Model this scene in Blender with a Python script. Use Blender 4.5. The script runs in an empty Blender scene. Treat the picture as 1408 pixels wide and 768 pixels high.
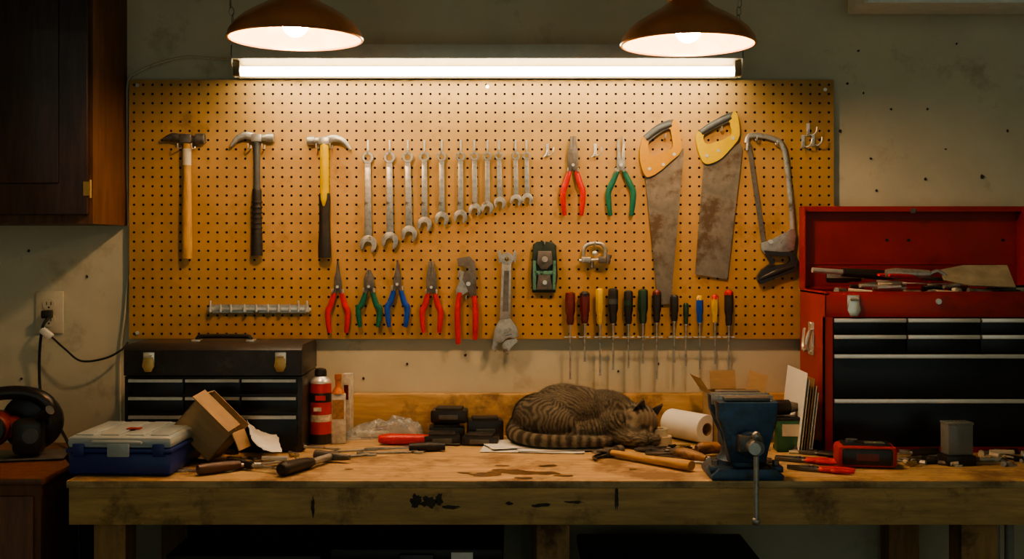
import bpy, bmesh, math, random
from mathutils import Vector, Matrix, noise
import numpy as np
random.seed(7)
scene = bpy.context.scene
pi = math.pi
# ------------------------------------------------------------------ survey
CAMY, CAMZ, F = -3.10, 1.41, 1550.0
S = 507.0                      # measured scale of the tool wall (units per metre)
def wx(p): return (p-704)/S
def wz(p): return 1.41-(p-340)/S
def X(p, y): return (p-704)*(y-CAMY)/F
def Z(p, y): return CAMZ-(p-340)*(y-CAMY)/F
BZ = 0.90
def bp(px, py):
    d = (CAMZ-BZ)*F/(py-340)
    return ((px-704)*d/F, d+CAMY)
def T(x, y, z): return Matrix.Translation((x, y, z))
def R(a, ax): return Matrix.Rotation(math.radians(a), 4, ax)

# ------------------------------------------------------------------ materials
MC = {}
def mat(name, col, rough=.5, metal=0., var=.18, scale=25., bump=0., stretch=(1,1,1), spots=None, spot_amt=.5, spot_scale=8., emis=None, es=0., coat=0., trans=0., alpha=1.):
    if name in MC: return MC[name]
    m = bpy.data.materials.new(name); m.use_nodes = True
    nt = m.node_tree; N = nt.nodes; L = nt.links
    b = N['Principled BSDF']
    tc = N.new('ShaderNodeTexCoord'); mp = N.new('ShaderNodeMapping')
    mp.inputs['Scale'].default_value = stretch
    L.new(tc.outputs['Object'], mp.inputs['Vector'])
    nz = N.new('ShaderNodeTexNoise'); nz.inputs['Scale'].default_value = scale; nz.inputs['Detail'].default_value = 6
    nz.inputs['Roughness'].default_value = .65
    L.new(mp.outputs[0], nz.inputs['Vector'])
    cr = N.new('ShaderNodeValToRGB')
    cr.color_ramp.elements[0].position = .3; cr.color_ramp.elements[1].position = .7
    cr.color_ramp.elements[0].color = tuple(c*(1-var) for c in col)+(1,)
    cr.color_ramp.elements[1].color = tuple(min(1, c*(1+var)) for c in col)+(1,)
    L.new(nz.outputs[0], cr.inputs[0])
    out = cr.outputs[0]
    if spots is not None:
        n2 = N.new('ShaderNodeTexNoise'); n2.inputs['Scale'].default_value = spot_scale; n2.inputs['Detail'].default_value = 8
        n2.inputs['Roughness'].default_value = .7
        L.new(tc.outputs['Object'], n2.inputs['Vector'])
        c2 = N.new('ShaderNodeValToRGB')
        p = 1-spot_amt
        c2.color_ramp.elements[0].position = max(0, p-.06); c2.color_ramp.elements[1].position = min(1, p+.06)
        L.new(n2.outputs[0], c2.inputs[0])
        mx = N.new('ShaderNodeMix'); mx.data_type = 'RGBA'
        L.new(c2.outputs[0], mx.inputs[0]); L.new(out, mx.inputs[6]); mx.inputs[7].default_value = tuple(spots)+(1,)
        out = mx.outputs[2]
    L.new(out, b.inputs['Base Color'])
    b.inputs['Roughness'].default_value = rough; b.inputs['Metallic'].default_value = metal
    b.inputs['Coat Weight'].default_value = coat
    b.inputs['Transmission Weight'].default_value = trans
    b.inputs['Alpha'].default_value = alpha
    if bump:
        bu = N.new('ShaderNodeBump'); bu.inputs['Strength'].default_value = bump; bu.inputs['Distance'].default_value = .003
        L.new(nz.outputs[0], bu.inputs['Height']); L.new(bu.outputs[0], b.inputs['Normal'])
    if emis:
        b.inputs['Emission Color'].default_value = tuple(emis)+(1,); b.inputs['Emission Strength'].default_value = es
    MC[name] = m
    return m

steel = mat('worn_steel', (.43,.43,.40), .36, .62, .3, 60, .1, spots=(.18,.14,.10), spot_amt=.40, spot_scale=30)
bright = mat('bright_steel', (.66,.66,.62), .3, .6, .12, 60)
darksteel = mat('dark_steel', (.17,.16,.145), .42, .5, .35, 50, .15, spots=(.10,.065,.04), spot_amt=.38, spot_scale=25)
rustblade = mat('rusty_blade', (.20,.19,.16), .45, .45, .35, 18, .1, spots=(.12,.085,.055), spot_amt=.44, spot_scale=12)
redgrip = mat('red_grip', (.56,.022,.018), .38, 0, .2, 40)
greengrip = mat('green_grip', (.008,.13,.085), .4, 0, .2, 40)
bluegrip = mat('blue_grip', (.010,.07,.42), .4, 0, .2, 40)
blackrub = mat('black_rubber', (.022,.021,.020), .5, 0, .3, 60, .15)
blackplas = mat('black_plastic', (.022,.021,.020), .33, 0, .25, 30)
yellow = mat('yellow_paint', (.62,.42,.003), .42, 0, .12, 30, spots=(.34,.22,.01), spot_amt=.33, spot_scale=30)
yellow2 = mat('yellow_orange_handle', (.50,.25,.008), .45, 0, .12, 30, spots=(.30,.14,.01), spot_amt=.34, spot_scale=30)
amber = mat('amber_acetate', (.66,.42,.02), .2, 0, .15, 30, coat=.5)
greyplas = mat('grey_plastic', (.070,.080,.085), .5, 0, .2, 30)
woodh = mat('hickory', (.52,.30,.08), .45, 0, .3, 18, .1, (8,8,1), spots=(.25,.13,.045), spot_amt=.36, spot_scale=14)
woodh2 = mat('worn_handle_wood', (.34,.19,.08), .5, 0, .3, 18, .1, (8,8,1), spots=(.10,.055,.03), spot_amt=.45, spot_scale=14)
darkred = mat('dark_red_acetate', (.13,.02,.015), .3, 0, .2, 30)
cream = mat('cream_plastic', (.64,.59,.45), .4, 0, .08, 20, spots=(.30,.25,.17), spot_amt=.33, spot_scale=30)
white = mat('white_paper', (.78,.77,.70), .85, 0, .06, 12, .1)
cardboard = mat('cardboard', (.40,.28,.155), .85, 0, .15, 10, .1, (1,1,6))
chrome = mat('nickel', (.74,.71,.62), .25, .7, .1, 40)

# ------------------------------------------------------------------ builder
def catmull(pts, n=6):
    P = [Vector(p) for p in pts]
    if len(P) < 3: return P
    out = []
    for i in range(len(P)-1):
        a = P[max(i-1,0)]; b = P[i]; c = P[i+1]; d = P[min(i+2, len(P)-1)]
        for k in range(n):
            t = k/n
            out.append(.5*((2*b)+(-a+c)*t+(2*a-5*b+4*c-d)*t*t+(-a+3*b-3*c+d)*t**3))
    out.append(P[-1]); return out
def lerpl(r, n):
    out = []
    for i in range(n):
        f = i/(n-1)*(len(r)-1); k = min(int(f), len(r)-2); t = f-k
        out.append(r[k]*(1-t)+r[k+1]*t)
    return out
class B:
    def __init__(s, name): s.name = name; s.bm = bmesh.new(); s.mats = []
    def mi(s, m):
        if m not in s.mats: s.mats.append(m)
        return s.mats.index(m)
    def add(s, V, Fs, m, M=None, smooth=False):
        k = s.mi(m)
        vs = [s.bm.verts.new((M @ Vector(v)) if M is not None else Vector(v)) for v in V]
        for f in Fs:
            try:
                fc = s.bm.faces.new([vs[i] for i in f]); fc.material_index = k; fc.smooth = smooth
            except ValueError: pass
    def _m(s, t, m, M, smooth):
        bmesh.ops.recalc_face_normals(t, faces=t.faces)
        t.verts.index_update()
        s.add([v.co.copy() for v in t.verts], [[v.index for v in f.verts] for f in t.faces], m, M, smooth)
        t.free()
    def box(s, c, size, m, M=None, bev=0., seg=2, rot=None):
        t = bmesh.new(); bmesh.ops.create_cube(t, size=1)
        for v in t.verts: v.co = Vector((v.co.x*size[0], v.co.y*size[1], v.co.z*size[2]))
        if bev: bmesh.ops.bevel(t, geom=t.edges[:], offset=bev, segments=seg, affect='EDGES', profile=.5)
        MM = T(*c) @ (rot if rot is not None else Matrix.Identity(4))
        s._m(t, m, (M @ MM) if M is not None else MM, bool(bev))
    def bx(s, x0, x1, y0, y1, z0, z1, m, M=None, bev=0.):
        s.box(((x0+x1)/2, (y0+y1)/2, (z0+z1)/2), (abs(x1-x0), abs(y1-y0), abs(z1-z0)), m, M, bev)
    def prism(s, pts, y0, y1, m, M=None, bev=0., smooth=False):
        t = bmesh.new()
        a = [t.verts.new((p[0], y0, p[1])) for p in pts]; b = [t.verts.new((p[0], y1, p[1])) for p in pts]
        n = len(pts); t.faces.new(a); t.faces.new(b[::-1])
        for i in range(n): t.faces.new((a[i], b[i], b[(i+1)%n], a[(i+1)%n]))
        if bev:
            ed = [e for e in t.edges if abs(e.verts[0].co.y-e.verts[1].co.y) < 1e-6]
            bmesh.ops.bevel(t, geom=ed, offset=bev, segments=2, affect='EDGES', profile=.5)
        s._m(t, m, M, smooth or bool(bev))
    def ring(s, outer, inner, y0, y1, mats, M=None):
        n = len(outer)
        for i in range(n):
            j = (i+1)%n; m = mats[i%len(mats)] if isinstance(mats, (list,tuple)) else mats
            o0,o1,i0,i1 = outer[i],outer[j],inner[i],inner[j]
            V = [(o0[0],y0,o0[1]),(o1[0],y0,o1[1]),(i1[0],y0,i1[1]),(i0[0],y0,i0[1]),(o0[0],y1,o0[1]),(o1[0],y1,o1[1]),(i1[0],y1,i1[1]),(i0[0],y1,i0[1])]
            s.add(V, [(0,1,2,3),(7,6,5,4),(0,4,5,1),(3,2,6,7)], m, M)
    def tube(s, path, r, m, M=None, seg=10, a=1., b=1., n=6, up=(0,1,0)):
        P = catmull(path, n) if n > 1 else [Vector(p) for p in path]
        N = len(P); rr = lerpl(list(r), N) if isinstance(r, (list,tuple)) else [r]*N
        V = []; U = Vector(up)
        for i in range(N):
            t = (P[min(i+1,N-1)]-P[max(i-1,0)]).normalized()
            u = U - t*U.dot(t)
            if u.length < .05:
                q = Vector((1,0,0)); u = q - t*q.dot(t)
                if u.length < .05: q = Vector((0,0,1)); u = q-t*q.dot(t)
            u.normalize(); w = t.cross(u)
            for k in range(seg):
                an = 2*pi*k/seg
                V.append(P[i]+w*math.cos(an)*rr[i]*a+u*math.sin(an)*rr[i]*b)
        Fs = []
        for i in range(N-1):
            for k in range(seg):
                Fs.append((i*seg+k, i*seg+(k+1)%seg, (i+1)*seg+(k+1)%seg, (i+1)*seg+k))
        Fs.append(tuple(range(seg))[::-1]); Fs.append(tuple((N-1)*seg+k for k in range(seg)))
        s.add(V, Fs, m, M, True)
    def lathe(s, prof, m, M=None, seg=24, lobes=0, amp=0., closed=False):
        V = []; Fs = []; n = len(prof)
        for (r, z) in prof:
            for k in range(seg):
                an = 2*pi*k/seg; q = r*(1+amp*math.cos(lobes*an)) if lobes else r
                V.append((q*math.cos(an), q*math.sin(an), z))
        for i in range(n-1 if not closed else n):
            i2 = (i+1) % n
            for k in range(seg):
                Fs.append((i*seg+k, i*seg+(k+1)%seg, i2*seg+(k+1)%seg, i2*seg+k))
        if not closed:
            if prof[0][0] > 1e-5: Fs.append(tuple(range(seg))[::-1])
            if prof[-1][0] > 1e-5: Fs.append(tuple((n-1)*seg+k for k in range(seg)))
        t = bmesh.new(); vs = [t.verts.new(v) for v in V]
        for f in Fs:
            try: t.faces.new([vs[i] for i in f])
            except ValueError: pass
        bmesh.ops.remove_doubles(t, verts=t.verts, dist=1e-6)
        s._m(t, m, M, True)
    def cyl(s, p0, p1, r, m, M=None, seg=16, r2=None):
        p0 = Vector(p0); p1 = Vector(p1); d = p1-p0; q = d.to_track_quat('Z','Y').to_matrix().to_4x4()
        MM = Matrix.Translation(p0) @ q
        s.lathe([(r,0),(r if r2 is None else r2, d.length)], m, (M @ MM) if M is not None else MM, seg)
    def ell(s, c, r, m, M=None, rot=None, seg=20):
        t = bmesh.new(); bmesh.ops.create_uvsphere(t, u_segments=seg, v_segments=seg//2+2, radius=1)
        MM = T(*c) @ (rot if rot is not None else Matrix.Identity(4)) @ Matrix.Diagonal((r[0],r[1],r[2],1))
        s._m(t, m, (M @ MM) if M is not None else MM, True)
    def done(s, M=None, center=False):
        bm = s.bm
        bm.normal_update()
        for e in bm.edges:
            if len(e.link_faces) == 2 and e.calc_face_angle(0) > math.radians(38): e.smooth = False
        if center:
            lo = Vector([min(v.co[i] for v in bm.verts) for i in range(3)]); hi = Vector([max(v.co[i] for v in bm.verts) for i in range(3)])
            c = (lo+hi)/2; bmesh.ops.translate(bm, verts=bm.verts, vec=-c); M = Matrix.Translation(c)
        me = bpy.data.meshes.new(s.name); bm.to_mesh(me); bm.free()
        for m in s.mats: me.materials.append(m)
        o = bpy.data.objects.new(s.name, me); scene.collection.objects.link(o)
        if M is not None: o.matrix_world = M
        return o

# ------------------------------------------------------------------ room
wallm = mat('stained_plaster', (.63,.61,.47), .85, 0, .09, 3.5, .25, spots=(.47,.44,.32), spot_amt=.36, spot_scale=6)
conc = mat('concrete_floor', (.10,.095,.08), .8, 0, .25, 5, .2)
ceilm = mat('ceiling_paint', (.35,.33,.28), .9, 0, .1, 4)
def slab(name, x0,x1,y0,y1,z0,z1,m):
    b = B(name); b.bx(x0,x1,y0,y1,z0,z1,m); return b.done(center=True)
slab('wall_back', -1.95, 2.6, 0, .1, 0, 2.6, wallm)
slab('wall_left', -2.05, -1.95, -4.2, .1, 0, 2.6, wallm)
slab('wall_right', 2.6, 2.7, -4.2, .1, 0, 2.6, wallm)
slab('floor', -2.05, 2.7, -4.2, .1, -.1, 0, conc)
slab('ceiling', -2.05, 2.7, -4.2, .1, 2.6, 2.7, ceilm)

b = B('wall_nail_holes')
nail = mat('nail_hole', (.07,.05,.035), .9)
for (px,py,r) in [(1155,180,2.2),(1197,218,1.6),(1165,115,1.5),(1350,243,2.6),(1272,246,1.8),(1225,150,1.5),(1315,60,1.4),(1180,70,1.5),(1275,150,1.4),(1385,180,1.6),(560,500,1.6),(640,488,2),(500,520,1.8),(850,510,1.5),(905,500,1.6),(40,345,1.8),(120,380,1.6),(30,520,1.6),(1300,205,1.4),(1205,262,1.6),(1187,128,1.3)]:
    cxn,czn = (px-704)/500, 1.41-(py-340)/500
    pts=[(cxn+r/500*(.7+.5*random.random())*math.cos(a*pi/5),czn+r/500*(.6+.9*random.random())*math.sin(a*pi/5)) for a in range(10)]
    b.prism(pts,-.0035,-.0008,nail)
b.done(center=True)

# ------------------------------------------------------------------ pegboard
pegm = mat('hardboard', (.43,.262,.092), .6, 0, .14, 7, .1, spots=(.32,.185,.062), spot_amt=.38, spot_scale=7)
pegdark = mat('hardboard_hole_shade', (.10,.05,.02), .8)  # hole walls coloured dark, painting in the shade inside the holes
x0,x1,z0,z1 = -1.0437,.877,1.162,1.866
yf, yb = -.025, -.019
b = B('pegboard')
nx = 76; nz = 28; cx = (x1-x0)/nx; cz = (z1-z0)/nz; b.mi(pegm); kd = b.mi(pegdark); hr = .0034
grid = {}
def gv(x,y,z):
    key = (round(x,5), round(y,5), round(z,5))
    if key not in grid: grid[key] = b.bm.verts.new((x,y,z))
    return grid[key]
for i in range(nx):
    for j in range(nz):
        mx_, mz_ = x0+(i+.5)*cx, z0+(j+.5)*cz
        sq = [(mx_+dx*cx/2, mz_+dz*cz/2) for dx,dz in [(1,1),(0,1),(-1,1),(-1,0),(-1,-1),(0,-1),(1,-1),(1,0)]]
        hole = [(mx_+hr*math.cos(2*pi*a/8+pi/4), mz_+hr*math.sin(2*pi*a/8+pi/4)) for a in range(8)]
        for a in range(8):
            c = (a+1)%8
            b.bm.faces.new([gv(sq[a][0],yf,sq[a][1]), gv(sq[c][0],yf,sq[c][1]), gv(hole[c][0],yf,hole[c][1]), gv(hole[a][0],yf,hole[a][1])])
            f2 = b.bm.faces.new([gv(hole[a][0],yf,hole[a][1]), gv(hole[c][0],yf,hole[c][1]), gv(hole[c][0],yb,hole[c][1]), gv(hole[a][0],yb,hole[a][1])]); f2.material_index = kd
bmesh.ops.recalc_face_normals(b.bm, faces=b.bm.faces)
b.bx(x0-.001,x0,yf,yb,z0,z1,pegm); b.bx(x1,x1+.001,yf,yb,z0,z1,pegm)
b.bx(x0,x1,yf,yb,z0-.001,z0,pegm); b.bx(x0,x1,yf,yb,z1,z1+.001,pegm)
fur = mat('furring_strip', (.10,.06,.03), .8)
b.bx(x0+.004,x1-.004,-.010,-.008,z0+.004,z1-.004,mat('hole_shade_backing',(.012,.010,.008),.95))  # added black sheet, stands in for the shaded gap seen through the holes
b.bx(x0+.01,x1-.01,-.018,-.0105,z0+.002,z0+.008,fur); b.bx(x0+.01,x1-.01,-.018,-.0105,z1-.008,z1-.002,fur)
b.bx(x0+.002,x0+.006,-.018,-.002,z0+.002,z1-.002,fur); b.bx(x1-.006,x1-.002,-.018,-.002,z0+.002,z1-.002,fur)
for (px,py) in [(186,116),(670,118),(1137,122),(186,458),(1137,456),(700,456)]:
    b.cyl((wx(px),yf,wz(py)),(wx(px),yf-.003,wz(py)),.005,bright,seg=12)
b.done(center=True)

# ------------------------------------------------------------------ hooks
HK = B('pegboard_hooks')
def hook(px, py, L=.028):
    x, z = wx(px), wz(py)
    HK.tube([(x,-.024,z+.010),(x,-.0285,z+.010),(x,-.030,z+.003),(x,-.033,z),(x,-.03-L,z),(x,-.034-L,z+.004),(x,-.035-L,z+.012)], .0017, bright, seg=8, n=3)
def whook(px, py):
    x, z = wx(px), wz(py)
    HK.bx(x-.004,x+.004,-.030,-.0255,z-.012,z+.022,bright)
    HK.tube([(x,-.03,z-.006),(x+.006,-.05,z-.012),(x+.014,-.058,z-.004),(x+.016,-.058,z+.010)], .0019, bright, seg=8, n=4)
    HK.tube([(x,-.03,z+.006),(x-.006,-.045,z-.010),(x-.012,-.052,z-.016)], .0018, bright, seg=8, n=4)
TY = -.0315     # back plane of hung tools

# ------------------------------------------------------------------ tool shapes (hang along -z from 0, face -y)
def wrench(b, L, m=steel):
    R1 = .005+L*.042; R2 = R1*1.42; t = .0035+L*.012
    my = T(0,-t/2,-R1) @ R(90,'X')
    b.lathe([(R1*.56,-t/2),(R1*.56,t/2),(R1*.92,t/2),(R1,t/4),(R1,-t/4),(R1*.92,-t/2)], m, my, 24, closed=True)
    w0, w1 = R1*.48, R1*.62
    b.prism([(-w0,-R1*1.85),(w0,-R1*1.85),(w1,-L+R2*1.6),(-w1,-L+R2*1.6)], -t*.78, -t*.22, m, bev=.0006)
    b.prism([(-w0,-R1*1.9),(-R1*.75,-R1*1.6),(R1*.75,-R1*1.6),(w0,-R1*1.9),(w0*.8,-R1*2.6),(-w0*.8,-R1*2.6)], -t*.85, -t*.15, m)
    s_ = R2*.46; de = math.asin(.5); pts = []
    for i in range(15):
        a = -pi/2+de+(2*pi-2*de)*i/14
        rr = R2*(1.0 if 1 < i < 13 else 1.08)
        pts.append((rr*math.cos(a), rr*math.sin(a)))
    pts += [(-s_, -R2*.5), (-s_, 0), (-s_*.5, R2*.28), (s_*.5, R2*.28), (s_, 0), (s_, -R2*.5)]
    b.prism(pts, -t, 0, m, T(0,0,-L+R2) @ R(14,'Y'), bev=.0006)

def pliers(b, H, w, grip, kind='comb', metal=darksteel):
    pv = -H*.36
    tipw = {'needle':.0022,'comb':.0075,'diag':.005,'cut':.0055}[kind]
    wd = {'needle':.011,'comb':.0145,'diag':.0145,'cut':.012}[kind]
    for s_ in (1,-1):
        y0, y1 = (-.011,-.003) if s_ > 0 else (-.0095,-.0015)
        if kind == 'diag': jaw = [(.0004,-.1*H),(.004,-.1*H),(.010,-.16*H),(wd,-.25*H),(wd,pv),(.007,pv-.014),(-.002,pv-.012),(-.002,pv),(.0004,pv+.012)]
        elif kind == 'comb': jaw = [(.0004,0),(tipw,0),(tipw+.002,-.10*H),(wd,-.24*H),(wd,pv),(.008,pv-.016),(-.003,pv-.014),(-.003,pv),(.0004,pv+.012)]
        elif kind == 'cut': jaw = [(.003,0),(tipw+.004,-.01),(tipw+.005,-.10*H),(wd*.8,-.2*H),(wd,pv),(.008,pv-.016),(-.003,pv-.014),(-.003,pv),(.001,pv+.02),(.0045,-.1*H)]
        else: jaw = [(.0003,0),(tipw,-.001),(tipw+.0022,-.14*H),(wd*.85,-.24*H),(wd,pv),(.007,pv-.016),(-.002,pv-.014),(-.002,pv),(.0003,pv+.012)]
        b.prism([(s_*x,z) for x,z in jaw], y0, y1, metal, bev=.0008)
        q = s_
        b.tube([(q*.005,-.006,pv-.008),(q*.011,-.006,pv-.026),(q*w*.30,-.006,pv-.045)], [.0045,.0048,.0048], metal, seg=8, b=.8)
        b.tube([(q*.0095,-.0062,pv-.017),(q*w*.36,-.0065,pv-.05),(q*w*.50,-.0065,pv-H*.34),(q*w*.48,-.0065,-H*.86),(q*w*.42,-.0065,-H*.995)], [.0062,.0080,.0084,.0078,.007,.005], grip, seg=10, b=.72)
    b.cyl((0,-.0005,pv),(0,-.0135,pv),.0062,metal,seg=16); b.cyl((0,-.0135,pv),(0,-.0145,pv),.004,bright,seg=12)

def claw(b, s_, m):
    b.box((0,-.012,-.013),(.030,.021,.022),m,bev=.004)
    b.tube([(-s_*.010,-.012,-.012),(-s_*.026,-.012,-.012)],[.0095,.0085],m,n=1,seg=14)
    b.cyl((-s_*.026,-.012,-.012),(-s_*.045,-.012,-.012),.0125,m,seg=20)
    b.cyl((-s_*.045,-.012,-.012),(-s_*.047,-.012,-.012),.0125,m,seg=20,r2=.011)
    for yy in (-.018,-.006):
        b.tube([(s_*.008,(yy-.012)/2,-.010),(s_*.030,yy,-.006),(s_*.052,yy*1.05,-.014),(s_*.070,yy*1.05,-.036)], [.011,.0095,.0075,.0026], m, b=.45, seg=10)

def hammer(name, kind, H, M):
    b = B(name)
    if kind == 'wood':
        m = darksteel
        b.box((-.002,-.013,-.013),(.034,.024,.026),m,bev=.005)
        b.cyl((.010,-.013,-.013),(.026,-.013,-.013),.009,m); b.cyl((.024,-.013,-.013),(.047,-.013,-.013),.0145,m,seg=20); b.cyl((.047,-.013,-.013),(.049,-.013,-.013),.0145,m,seg=20,r2=.012)
        b.tube([(-.012,-.013,-.012),(-.040,-.013,-.008),(-.066,-.013,-.016)],[.012,.011,.004],m,b=.9,seg=12)
        b.tube([(0,-.013,.001),(0,-.013,-.03),(0,-.013,-.10),(0,-.013,-.18),(0,-.013,-H*.85),(0,-.013,-H)],[.0115,.011,.0105,.012,.0135,.0145,.0135],woodh,b=.78,seg=14)
        b.tube([(0,-.013,-.04),(0,-.013,-.085)],[.0120,.0118],cream,b=.80,seg=14,n=1)
    else:
        claw(b, -1 if kind == 'black' else 1, steel)
        if kind == 'black':
            b.tube([(0,-.012,-.018),(0,-.012,-.05),(0,-.012,-.155)],[.010,.0085,.009],greyplas,b=.8,seg=12)
            b.tube([(0,-.012,-.15),(0,-.012,-.16),(0,-.012,-.22),(0,-.012,-H*.9),(0,-.012,-H)],[.010,.013,.0125,.0155,.016],blackrub,b=.8,seg=14)
            for i in range(9): b.lathe([(.0145,0),(.0155,.003),(.0145,.006)], blackrub, T(0,-.012,-.19-.014*i)@Matrix.Diagonal((1,.8,1,1)), 14)
        else:
            b.tube([(0,-.012,-.018),(0,-.012,-.03),(0,-.012,-.16)],[.011,.0125,.0125],yellow,b=.85,seg=14)
            b.tube([(0,-.012,-.155),(0,-.012,-.165),(0,-.012,-.23),(0,-.012,-H*.9),(0,-.012,-H)],[.0135,.0155,.0145,.0175,.0175],blackrub,b=.8,seg=14)
            b.tube([(0,-.024,-.155),(0,-.0255,-.172),(0,-.025,-.19)],[.009,.008,.002],yellow,seg=10,b=.4)
    return b.done(M)

hammer('ball_peen_hammer','wood',.338,T(wx(257),TY+.003,wz(184)))
hammer('claw_hammer','black',.332,T(wx(353),TY+.003,wz(183)))
hammer('claw_hammer','yellow',.330,T(wx(446),TY+.003,wz(187)))
for p in (257,353,446):
    for s_ in (-9.5,9.5): hook(p+s_, 204, .03)

for (px,bot) in [(505,347),(535,342),(560,332),(583,318),(607,310),(633,307),(652,297),(670,294),(686,287),(709,283),(724,281)]:
    L = (bot-208)/S
    b = B('combination_wrench'); wrench(b, L); b.done(T(wx(px),TY,wz(208)) @ R(random.uniform(-1.2,1.2),'Y'))
    hook(px, 211, .014)
    x,z = wx(px), wz(196); HK.bx(x-.0025,x+.0025,-.030,-.0255,z-.018,z+.008,bright)
for p in (753,819): whook(p, 208)
whook(1113,180); whook(1106,196); whook(1120,194)

def hang_pliers(px, top, bot, w, grip, kind, metal=darksteel):
    b = B('needle_nose_pliers' if kind=='needle' else 'diagonal_cutters' if kind=='diag' else 'wire_strippers' if kind=='cut' else 'combination_pliers')
    pliers(b, (bot-top)/S, w/S, grip, kind, metal); b.done(T(wx(px),TY,wz(top)))
    hook(px-7, top+(bot-top)*.45, .016); hook(px+7, top+(bot-top)*.45, .016)
hang_pliers(788,187,297,27,redgrip,'comb')
hang_pliers(854,187,297,34,greengrip,'cut',steel)
hang_pliers(464,358,458,27,redgrip,'needle')
hang_pliers(507,362,450,29,greengrip,'diag')
hang_pliers(546,357,450,27,bluegrip,'needle')
hang_pliers(593,359,458,25,redgrip,'comb')

b = B('tongue_and_groove_pliers')
def q(px,py): return (wx(px)-wx(641), wz(py)-wz(352))
b.prism([q(628,355),q(646,352),q(653,360),q(655,380),q(655,406),q(646,408),q(641,392),q(636,384),q(638,374),q(645,372),q(643,366),q(630,366)], -.011,-.005,darksteel,bev=.001)
b.prism([q(631,371),q(638,373),q(648,382),q(652,398),q(640,402),q(629,410),q(626,398),q(633,386),q(629,380)], -.007,-.001,steel,bev=.001)
b.cyl((q(644,390)[0],-.001,q(644,390)[1]),(q(644,390)[0],-.014,q(644,390)[1]),.006,bright)
for (xa,xb_,xc,end) in [(632,629,630,473),(651,654,653,467)]:
    b.tube([(q(xa,402)[0],-.006,q(xa,402)[1]),(q(xb_,430)[0],-.006,q(xb_,430)[1]),(q(xc,end)[0],-.006,q(xc,end)[1])],[.006,.0075,.0082,.0078,.006],redgrip,seg=10,b=.75)
b.done(T(wx(641),TY,wz(352))); hook(641,412,.016)

b = B('adjustable_wrench')
def q(px,py): return (wx(px)-wx(695), wz(py)-wz(340))
b.prism([q(690,362),q(703,362),q(702,440),q(687,440)],-.009,-.003,steel,bev=.001)
b.prism([q(693,372),q(700,372),q(699,428),q(691,428)],-.0096,-.0085,darksteel)
b.lathe([(.006,-.004),(.006,.004),(.017,.003),(.018,0),(.017,-.003)],steel,T(q(697,356)[0],-.006,q(697,356)[1])@R(90,'X'),22,closed=True)
b.prism([q(684,346),q(688,343),q(691,358),q(686,362)],-.009,-.003,steel,bev=.001)
b.prism([q(707,343),q(711,348),q(709,362),q(704,356)],-.009,-.003,steel,bev=.001)
b.prism([q(687,440),q(702,438),q(711,450),q(713,462),q(706,466),q(700,462),q(690,470),q(684,474),q(678,466),q(680,452)],-.012,-.001,steel,bev=.0015)
b.prism([q(678,466),q(686,473),q(681,485),q(676,480)],-.010,-.002,steel,bev=.001)
b.prism([q(694,468),q(710,464),q(712,470),q(702,478),q(699,487),q(692,484),q(690,474)],-.010,-.002,steel,bev=.001)
b.cyl((q(699,463)[0]-.008,-.006,q(699,461)[1]),(q(699,463)[0]+.009,-.006,q(699,459)[1]),.0062,darksteel)
b.done(T(wx(695),TY,wz(340))); hook(697,355,.016)

def handsaw(name, outer, inner, mats, blade, teeth_side, gripidx):
    b = B(name)
    f = lambda p: (wx(p[0]), wz(p[1]))
    b.prism([f(p) for p in blade], -.0335, -.032, rustblade)
    a, c = f(blade[teeth_side[0]]), f(blade[teeth_side[1]])
    n = 70
    for i in range(n):
        p = [a[0]+(c[0]-a[0])*t for t in (i/n,(i+.5)/n,(i+1)/n)]; z = [a[1]+(c[1]-a[1])*t for t in (i/n,(i+.5)/n,(i+1)/n)]
        b.add([(p[0],-.0328,z[0]),(p[1]-.0028,-.0328,z[1]),(p[2],-.0328,z[2])],[(0,1,2)],rustblade)
    o = [f(p) for p in outer]; i_ = [f(p) for p in inner]
    def dense(P):
        P2 = catmull([(x,0,z) for x,z in P+[P[0]]], 3)[:-1]; return [(v.x,v.z) for v in P2]
    o2, i2 = dense(o), dense(i_)
    mm = []
    for k_ in range(len(outer)): mm += [mats[1] if k_ in gripidx else mats[0]]*3
    b.ring(o2, i2, -.044, -.0250-.0002, mm)
    pts = [f(((outer[k_][0]+inner[k_][0])/2,(outer[k_][1]+inner[k_][1])/2)) for k_ in list(gripidx)+[gripidx[-1]+1]]
    b.tube([(p[0],-.038,p[1]) for p in pts],[.009,.0105,.0105,.009],mats[1],n=4,seg=12)
    return b
b = handsaw('hand_saw',
  [(884,187),(904,171),(926,164),(933,175),(937,206),(922,222),(906,236),(889,243),(881,225),(880,205)],
  [(892,195),(906,184),(920,177),(923,184),(925,202),(914,208),(903,213),(896,214),(893,208),(891,201)],
  (yellow2, greyplas), [(888,240),(941,203),(940,222),(924,405),(921,418),(906,418),(904,400)], (0,6,-1), [0,1])
for (px,py) in [(893,232),(912,226),(927,212)]: b.cyl((wx(px),-.043,wz(py)),(wx(px),-.0455,wz(py)),.0045,bright)
b.done(center=True)
b = handsaw('hand_saw',
  [(960,180),(982,165),(1008,153),(1014,160),(1017,186),(1004,205),(988,220),(970,225),(961,210),(957,190)],
  [(968,185),(984,176),(1002,168),(1004,173),(1006,184),(996,191),(984,195),(975,198),(969,196),(967,190)],
  (yellow, greyplas), [(969,222),(1019,196),(1022,205),(1001,384),(957,377)], (0,4,-1), [0,1])
for (px,py) in [(972,214),(988,207),(1008,190)]: b.cyl((wx(px),-.043,wz(py)),(wx(px),-.0455,wz(py)),.0045,bright)
b.done(center=True)
hook(915,190,.016); hook(992,180,.016)

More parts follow.
